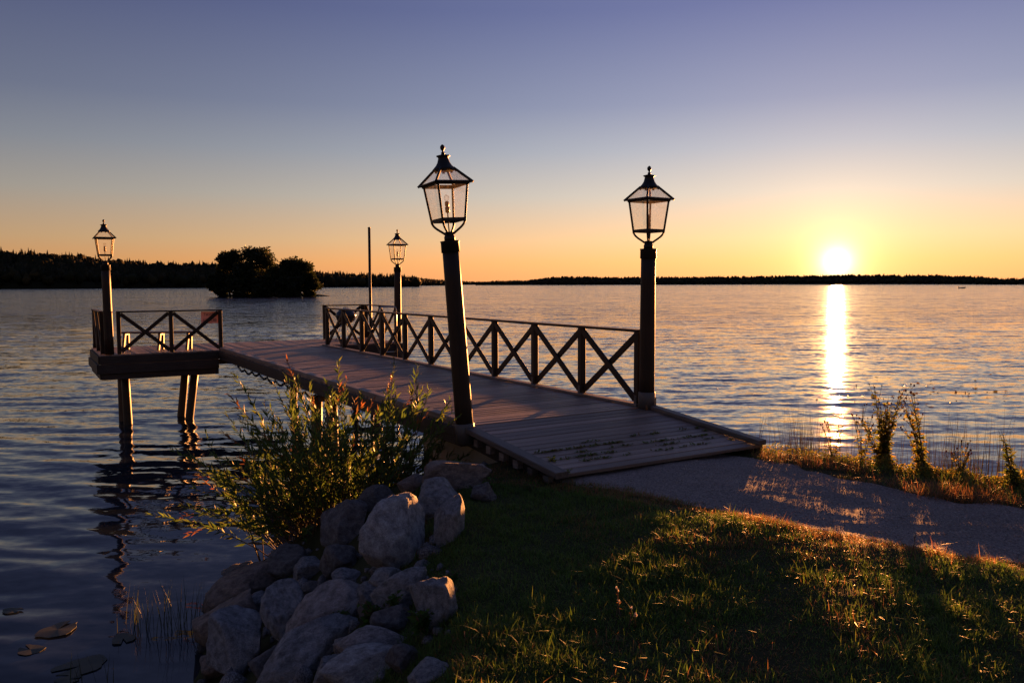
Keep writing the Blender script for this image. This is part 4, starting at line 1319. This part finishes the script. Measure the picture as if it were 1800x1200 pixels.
# floating lily pads
M['pad'] = plain_mat('lily_pad', (0.012, 0.02, 0.012), 0.6, bump=0.1, scale=8)
for i, (px, py, s, lab) in enumerate([(20, 1068, 0.10, 'small lily pad near the left edge of the picture'), (100, 1102, 0.20, 'broad lily pad left of the smaller rushes'),
                                      (52, 1137, 0.13, 'lily pad below the broad one near the left edge'), (140, 1166, 0.22, 'largest lily pad beside the rush stalks at the bottom'),
                                      (215, 1118, 0.13, 'narrow lily pad just below the smaller rushes'), (118, 1190, 0.10, 'lily pad cut by the bottom edge of the picture')]):
    p = at_z(px, py, 0)
    mb = MB(); vs = [(0, 0, 0.004)]; n_ = 22
    for k in range(n_):
        t = 0.25 + (2 * math.pi - 0.5) * k / (n_ - 1); rr_ = s * (1 + 0.10 * math.sin(3 * t + i) + 0.05 * math.sin(7 * t + 2 * i))
        vs.append((rr_ * math.cos(t), rr_ * 0.8 * math.sin(t), 0.004 + 0.002 * math.sin(3 * t + i)))
    vs += [(a, b_, c - 0.004) for a, b_, c in vs]
    fs = [(0, k, k + 1) for k in range(1, n_)] + [(n_ + 1, n_ + 2 + k, n_ + 1 + k) for k in range(1, n_)] + [(k, n_ + 1 + k, n_ + 2 + k, k + 1) for k in range(1, n_)]
    mb.add(vs, fs)
    o = mb.build('lily_pad', M['pad']); o.location = (p.x, p.y, 0.007); o.rotation_euler = (0, 0, i * 1.3)
    tag(o, lab, 'lily pad', 'lily pads floating on the water')

# fallen leaves and weed scraps afloat off the right-hand bank
n_ = 70
P = np.array([at_z(px_, py_, 0.012)[:] for px_, py_ in zip(rng.normal(1640, 110, n_).clip(1240, 1850), rng.normal(690, 14, n_))])
D = np.stack([rng.normal(size=n_), rng.normal(size=n_), rng.normal(0, 0.05, n_)], 1)
V, F, S, C = leaf_cloud(P, D, rng.uniform(.05, .22, n_), rng.uniform(.03, .06, n_), palette(n_, [(0.06, 0.045, 0.03), (0.04, 0.04, 0.02)]), 0.03)
tag(link(bpy.data.objects.new('floating_leaves', np_mesh('floating_leaves', V, F, S, M['leaf'], False, C))), 'scraps of weed and leaves afloat off the verge', 'leaves', kind='stuff')

# weeds growing through the ramp planks
cl = [(random.gauss(-1.2, 0.6), RA + (RB - RA) * random.choice((8, 9, 9, 10, 10, 11, 12, 12)) / 14) for _ in range(46)]
cl += [(random.uniform(-2.3, -1.6), RA + (RB - RA) * random.choice((9, 10, 11)) / 14) for _ in range(8)]
ci = rng.integers(0, len(cl), 900); n_ = 900
cv = np.array(cl)[ci]
u_ = cv[:, 1] + rng.normal(0, 0.010, n_)
v_ = np.clip(cv[:, 0] + rng.normal(0, 0.045, n_), -2.5, -0.12)
zz = DZ + (ZB - DZ) * (u_ - RA) / (RB - RA)
W_ = np.array([pw(a, c, d)[:] for a, c, d in zip(v_, u_, zz)])
D = np.stack([rng.normal(size=n_), rng.normal(size=n_), rng.uniform(0.0, 0.7, n_)], 1)
V, F, S, C = leaf_cloud(W_, D, rng.uniform(.02, .05, n_), rng.uniform(.010, .02, n_), palette(n_, [(0.08, 0.12, 0.03), (0.10, 0.14, 0.035), (0.15, 0.11, 0.04)]))
tag(link(bpy.data.objects.new('ramp_weeds', np_mesh('ramp_weeds', V, F, S, M['leaf'], False, C))), 'small weeds sprouting from the gaps of the ramp planks', 'weeds', kind='stuff')
herb('seedling', pw(-2.45, -1.62, 1.645), 'yellow-leaved seedling on the ramp by its near kerb', 'plant', 5, 0.06, 0.10, 12, 0.06, 0, [(0.42, 0.34, 0.03), (0.35, 0.32, 0.04), (0.10, 0.14, 0.03)], M['head'], None, fat=0.55)
herb('seedling', pw(-2.52, -1.98, 1.61), 'small green seedling at the near corner of the ramp', 'plant', 3, 0.05, 0.05, 8, 0.05, 0, [(0.14, 0.19, 0.03)], M['head'], None, fat=0.55)
for (px, py, lab, hh, ln_) in [(655, 1098, 'bright green leafy plant growing between the boulders', 0.13, 0.075), (690, 1080, 'second leafy plant touching the tall grey boulder', 0.11, 0.07),
                         (790, 1010, 'light green nettle at the edge of the grass beside the slab', 0.10, 0.06), (745, 1110, 'leafy dock plant at the foot of the tall grey boulder', 0.10, 0.07),
                         (860, 845, 'leafy green weeds under the near ramp kerb', 0.16, 0.06), (930, 850, 'low green weeds below the ramp corner', 0.12, 0.05), (600, 1095, 'dark tuft growing on the smooth rounded boulder', 0.07, 0.05)]:
    p = on_ground(px, py + 14)
    herb('leafy_plant', (p.x, p.y, p.z + 0.10 if py > 1060 and px < 770 else p.z), lab, 'plant', 9, hh, 0.13, 11, ln_, 0, [(0.045, 0.10, 0.016), (0.06, 0.12, 0.02), (0.035, 0.075, 0.014)], M['head'], 'leafy plants among the boulders', fat=0.6)
# flowers in the lawn
for (px, py, lab, hh) in [(1083, 1085, 'dry orange yarrow stalk standing in the lawn', 0.17), (1110, 1105, 'small white yarrow flower beside the orange stalk', 0.12), (1606, 985, 'single pale round flower at the path edge', 0.17)]:
    p = on_ground(px, py)
    herb('yarrow', p, lab, 'flower', 2, hh, 0.02, 6, 0.03, 4, DRY, M['umbel'], 'flowers in the grass', fat=0.2)
# dry stalk hanging between the boulders
o = MB().tube([at_d(634, 940, 8.2), at_d(631, 955, 8.15), at_d(630, 985, 8.1), at_d(633, 1002, 8.05)], [0.004, 0.004, 0.004, 0.003], 6).build('dry_stalk', plain_mat('straw', (0.35, 0.28, 0.18), 0.7, bump=0))
tag(o, 'thin pale dry stalk beside the largest pale boulder', 'stalk')

# ------------------------------------------------------------------ island
def tree(name, base, h, rx, label, group, n_leaf, lobes, cols, trunk_r=0.25, lsize=(0.25, 0.55), zlo=0.16):
    base = Vector(base)
    r = empty(name, base, 0, label, 'tree', group)
    mb = MB()
    cz = h * 0.58
    mb.tube([(0, 0, -0.5), (0.1, 0, h * 0.2), (0, 0.1, h * 0.45), (0.2, 0, h * 0.75)], [trunk_r * 1.3, trunk_r, trunk_r * 0.7, trunk_r * 0.2], 8)
    cen = []
    for k in range(lobes):
        a = random.uniform(0, 6.28); q = random.random() ** 0.5
        zc = random.uniform(zlo, 0.86) * h
        wz = math.sqrt(max(0.05, 1 - ((zc / h - 0.5) / 0.52) ** 2))
        c = Vector((math.cos(a) * q * rx * wz * 0.78, math.sin(a) * q * rx * wz * 0.7, zc))
        s = random.uniform(0.08, 0.22) * rx * 1.3
        cen.append((c, s))
        mb.tube([(0, 0, min(zc * 0.6, h * 0.5)), c * 0.6 + Vector((0, 0, zc * 0.3)), c], [trunk_r * .35, trunk_r * .2, 0.03], 5, cap=False)
    mb.build('trunk', M['bark'], r)
    w = np.array([s ** 2 for _, s in cen]); w /= w.sum()
    idx = rng.choice(len(cen), n_leaf, p=w)
    dirs = rng.normal(size=(n_leaf, 3)); dirs /= np.linalg.norm(dirs, axis=1)[:, None]
    rad = rng.random(n_leaf) ** 0.5 * rng.uniform(0.8, 1.25, n_leaf)
    C0 = np.array([c[:] for c, _ in cen])[idx]; S0 = np.array([s for _, s in cen])[idx]
    P = C0 + dirs * (rad * S0)[:, None] * np.array([1.15, 1.15, 0.85])
    P[:, 2] = np.maximum(P[:, 2], -0.1)
    L = rng.uniform(*lsize, n_leaf)
    V, F, S, C = leaf_cloud(P, dirs + rng.normal(0, .6, (n_leaf, 3)), L, L * 0.6, palette(n_leaf, cols))
    link(bpy.data.objects.new('crown', np_mesh('crown', V, F, S, M['crown'], False, C)), r)
    return r


DI = 232.0
isl = at_z(460, 518, 0)
ic = Vector((isl.x, isl.y + 8, 0))
mb = MB(); vs, fs = [(0, 0, 1.2)], []
for ring, (q, z) in enumerate(((0.55, 1.0), (0.85, 0.5), (1.0, 0.12), (1.05, -0.8))):
    for k in range(40):
        t = 2 * math.pi * k / 40; w = 1 + 0.09 * math.sin(3 * t + 1) + 0.06 * math.sin(7 * t)
        vs.append((15.4 * q * w * math.cos(t), 8.0 * q * w * math.sin(t), z))
fs += [(0, 1 + k, 1 + (k + 1) % 40) for k in range(40)]
for ring in range(3):
    fs += [(1 + ring * 40 + k, 1 + ring * 40 + (k + 1) % 40, 41 + ring * 40 + (k + 1) % 40, 41 + ring * 40 + k)[::-1] for k in range(40)]
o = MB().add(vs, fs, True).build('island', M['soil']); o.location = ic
tag(o, 'small wooded island in the lake', kind='structure')
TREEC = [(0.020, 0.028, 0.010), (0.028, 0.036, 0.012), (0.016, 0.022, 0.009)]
random.seed(11)
pxm = DI / F_PX
for (px, top, rx, dy, lab) in [(405, 426, 4.2, 0, 'tall rounded tree at the left end of the island'), (456, 423, 6.6, 2, 'tallest broad tree in the middle of the island'),
                               (520, 447, 6.0, 1, 'rounded tree at the right end of the island'), (430, 455, 5.0, -3, 'shorter dense tree in front of the two tallest on the island'),
                               (492, 458, 5.0, -3, 'dense mid-height tree between the tallest and the right-hand island tree')]:
    h = (514 - top) * pxm
    tree('island_tree', ((px - 900) / F_PX * (DI + 6 + dy), DI + 6 + dy, 0.6), h, rx, lab, 'trees on the island', 8500, 70, TREEC, lsize=(0.4, 0.9))
for (px, top, rx, dy, lab) in [(386, 478, 3.6, -3, 'low willow bush overhanging the water at the left tip of the island'), (548, 473, 3.2, -2, 'low bush at the right tip of the island'),
                               (465, 482, 5.0, -6, 'dark low bushes along the front of the island'), (510, 485, 4.5, -6, 'low bush in front of the right-hand island tree'), (425, 484, 4.5, -6, 'low bush in front of the left-hand island tree')]:
    h = (517 - top) * pxm
    tree('island_bush', ((px - 900) / F_PX * (DI + 6 + dy), DI + 6 + dy, 0.3), h, rx, lab, 'bushes on the island', 6000, 30, TREEC, 0.12, lsize=(0.4, 0.8), zlo=0.02)

# ------------------------------------------------------------------ far shores
M['wood'] = leaf_mat('far_wood', trans=0.0, attr=True, rough=0.9, spec=0.1)
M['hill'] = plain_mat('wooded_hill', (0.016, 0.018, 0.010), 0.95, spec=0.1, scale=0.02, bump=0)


def conifers(P, H, Wd, cols):
    """low three-tier trees, one mesh"""
    n_ = len(P); k = 5
    Vs, Fs = [], []
    ang = np.arange(k) / k * 2 * math.pi
    tiers = ((0.05, 1.0, 0.55), (0.35, 0.72, 0.80), (0.62, 0.45, 1.0))
    V = np.zeros((n_, 3, k + 1, 3))
    rot = rng.uniform(0, 6.28, n_)[:, None]
    for t, (z0, w, z1) in enumerate(tiers):
        V[:, t, :k, 0] = P[:, None, 0] + np.cos(ang + rot) * (Wd * w)[:, None] * rng.uniform(.7, 1.25, (n_, k))
        V[:, t, :k, 1] = P[:, None, 1] + np.sin(ang + rot) * (Wd * w)[:, None]
        V[:, t, :k, 2] = P[:, None, 2] + (H * z0)[:, None] + rng.uniform(-.06, .06, (n_, k)) * H[:, None]
        V[:, t, k] = P + np.stack([0 * H, 0 * H, H * z1], 1)
    b_ = np.arange(n_ * 3)[:, None] * (k + 1)
    F = np.concatenate([b_ + np.array([[i, (i + 1) % k, k]]) for i in range(k)])
    C = np.repeat(palette(n_, cols)[:, None, :], 3 * (k + 1), 1).reshape(-1, 3)
    return V.reshape(-1, 3), F.ravel(), np.full(len(F), 3), C


def blobs(P, H, Wd, cols):
    """rounded broad-leaved crowns: small uneven octahedra"""
    n_ = len(P); base = np.array([(1, 0, .45), (.7, .7, .5), (0, 1, .45), (-.7, .7, .5), (-1, 0, .45), (-.7, -.7, .5), (0, -1, .45), (.7, -.7, .5), (.5, .3, .85), (-.4, .4, .88), (-.2, -.5, .82), (0, 0, 1), (.4, -.3, .0), (-.5, .2, .0)])
    f = [(0, 1, 8), (1, 2, 8), (2, 9, 8), (2, 3, 9), (3, 4, 9), (4, 10, 9), (4, 5, 10), (5, 6, 10), (6, 7, 10), (7, 8, 10), (7, 0, 8), (8, 9, 11), (9, 10, 11), (10, 8, 11),
         (0, 12, 1), (1, 12, 2), (2, 13, 3), (3, 13, 4), (4, 13, 5), (5, 13, 6), (6, 12, 7), (7, 12, 0), (2, 12, 13), (6, 13, 12)]
    V = base[None] * np.stack([Wd, Wd, H], 1)[:, None, :] * rng.uniform(.75, 1.25, (n_, len(base), 1)) + P[:, None, :]
    F = (np.arange(n_)[:, None, None] * len(base) + np.array(f)[None]).reshape(-1, 3)
    C = np.repeat(palette(n_, cols)[:, None, :], len(base), 1).reshape(-1, 3)
    return V.reshape(-1, 3), F.ravel(), np.full(len(F), 3), C


def far_shore(name_h, lab_h, lab_w, pts, depth, n_con, n_blob, th, seed):
    """pts: (photo x, treetop row, distance to the waterline)"""
    pts = np.array(pts, float)
    px = np.linspace(pts[0, 0], pts[-1, 0], 220)
    top = np.interp(px, pts[:, 0], pts[:, 1]); dist = np.interp(px, pts[:, 0], pts[:, 2])
    roll = 2 + (px - 900) * math.tan(R(0.22))
    hill = np.maximum((HOR + roll - top) / F_PX * (dist + depth * 0.6) + CAM.z - th * 0.85, 0.4)
    rows = [(0, -1.0), (0.02, 0.25), (0.25, 0.45), (0.6, 1.0), (1.0, 0.8), (1.6, -0.1)]
    V = []
    for (q, hf) in rows:
        dd = dist + depth * q
        zz = hill * hf if hf > 0 else np.full(220, -3.0)
        V.append(np.stack([(px - 900) / F_PX * dd, dd, zz], 1))
    V = np.array(V); nr_ = len(rows)
    ii = (np.arange(nr_ - 1)[:, None] * 220 + np.arange(219)[None]).ravel()
    F = np.stack([ii, ii + 1, ii + 221, ii + 220], 1)
    o = link(bpy.data.objects.new(name_h, np_mesh(name_h, V.reshape(-1, 3), F.ravel(), np.full(len(F), 4), M['hill'], True)))
    tag(o, lab_h, kind='structure')

    def place(n_):
        a = rng.random(n_) * (pts[-1, 0] - pts[0, 0]) + pts[0, 0]; q = rng.random(n_)
        dd = np.interp(a, px, dist) + depth * q
        hz = np.interp(a, px, hill) * np.interp(q, [0, .02, .25, .6, 1.0], [0.1, .25, .45, 1, .8])
        return np.stack([(a - 900) / F_PX * dd, dd, hz - 0.5], 1)
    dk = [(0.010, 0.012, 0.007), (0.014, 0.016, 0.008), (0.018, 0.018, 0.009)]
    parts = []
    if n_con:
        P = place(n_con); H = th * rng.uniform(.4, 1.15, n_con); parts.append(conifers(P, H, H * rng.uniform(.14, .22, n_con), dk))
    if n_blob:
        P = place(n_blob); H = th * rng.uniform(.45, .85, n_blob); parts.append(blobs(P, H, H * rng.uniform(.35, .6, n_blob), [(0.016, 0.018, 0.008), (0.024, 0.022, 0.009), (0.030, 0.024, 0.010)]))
    V, F, S, C = join(parts)
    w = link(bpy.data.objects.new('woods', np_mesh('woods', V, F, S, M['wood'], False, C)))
    tag(w, lab_w, 'woods', kind='stuff')


far_shore('hill', 'dark wooded hillside across the water on the left', 'dark conifer wood covering the left-hand shore',
          [(-160, 424, 900), (0, 431, 900), (60, 434, 900), (130, 440, 920), (190, 449, 950), (300, 455, 980), (400, 457, 1000), (520, 470, 1020), (600, 477, 1050), (660, 480, 1080), (700, 483, 1100), (722, 488, 1120), (735, 497, 1120)], 260, 2000, 3200, 17, 1)
far_shore('headland', 'lower wooded headland behind the end of the left shore', 'wood on the lower headland beyond the left shore',
          [(690, 482, 1900), (730, 485, 1900), (760, 489, 2000), (782, 491, 2050), (800, 497, 2100)], 300, 500, 400, 13, 2)
far_shore('headland', 'faint low shore in the far middle distance', 'wood on the faint low shore in the middle distance',
          [(755, 489.5, 3600), (800, 492, 3800), (850, 494, 4000), (900, 493, 4000), (960, 494, 4000)], 400, 500, 600, 12, 3)
far_shore('headland', 'long wooded shore under the setting sun', 'wood along the long shore under the setting sun',
          [(838, 496, 2300), (870, 492.5, 2250), (930, 491.5, 2200), (965, 486, 2100), (1000, 485, 2050), (1080, 487, 2000), (1200, 487.5, 1900), (1320, 487.5, 1800), (1400, 487, 1650), (1470, 486, 1550),
           (1560, 486.5, 1450), (1650, 488, 1300), (1720, 491, 1150), (1770, 497, 1050), (1830, 498.5, 1000), (1960, 497, 1000)], 260, 2600, 3600, 9.5, 4)

# small boat far out under the right-hand shore
p = at_z(1691, 507.5, 0)
bt = empty('rowing_boat', (p.x, p.y, 0), 0, 'tiny dark boat far out below the right-hand shore', 'boat')
MB().add([(-2.2, 0, .55), (-1.8, -.7, .4), (1.2, -.8, .4), (2.4, 0, .75), (1.2, .8, .4), (-1.8, .7, .4), (-1.6, -.4, -.1), (1.2, -.45, -.1), (1.9, 0, -.1), (1.2, .45, -.1), (-1.6, .4, -.1)],
         [(0, 1, 2, 3, 4, 5), (1, 6, 7, 2), (2, 7, 8, 3), (3, 8, 9, 4), (4, 9, 10, 5), (0, 5, 10, 6, 1), (6, 10, 9, 8, 7)]).build('hull', M['iron'], bt)
MB().lathe([(0.2, 0.4), (0.28, 0.7), (0.25, 1.1), (0.12, 1.25), (0.14, 1.4), (0.05, 1.5)], 8).build('motor', M['iron'], bt).location = (-1.9, 0, -0.3)
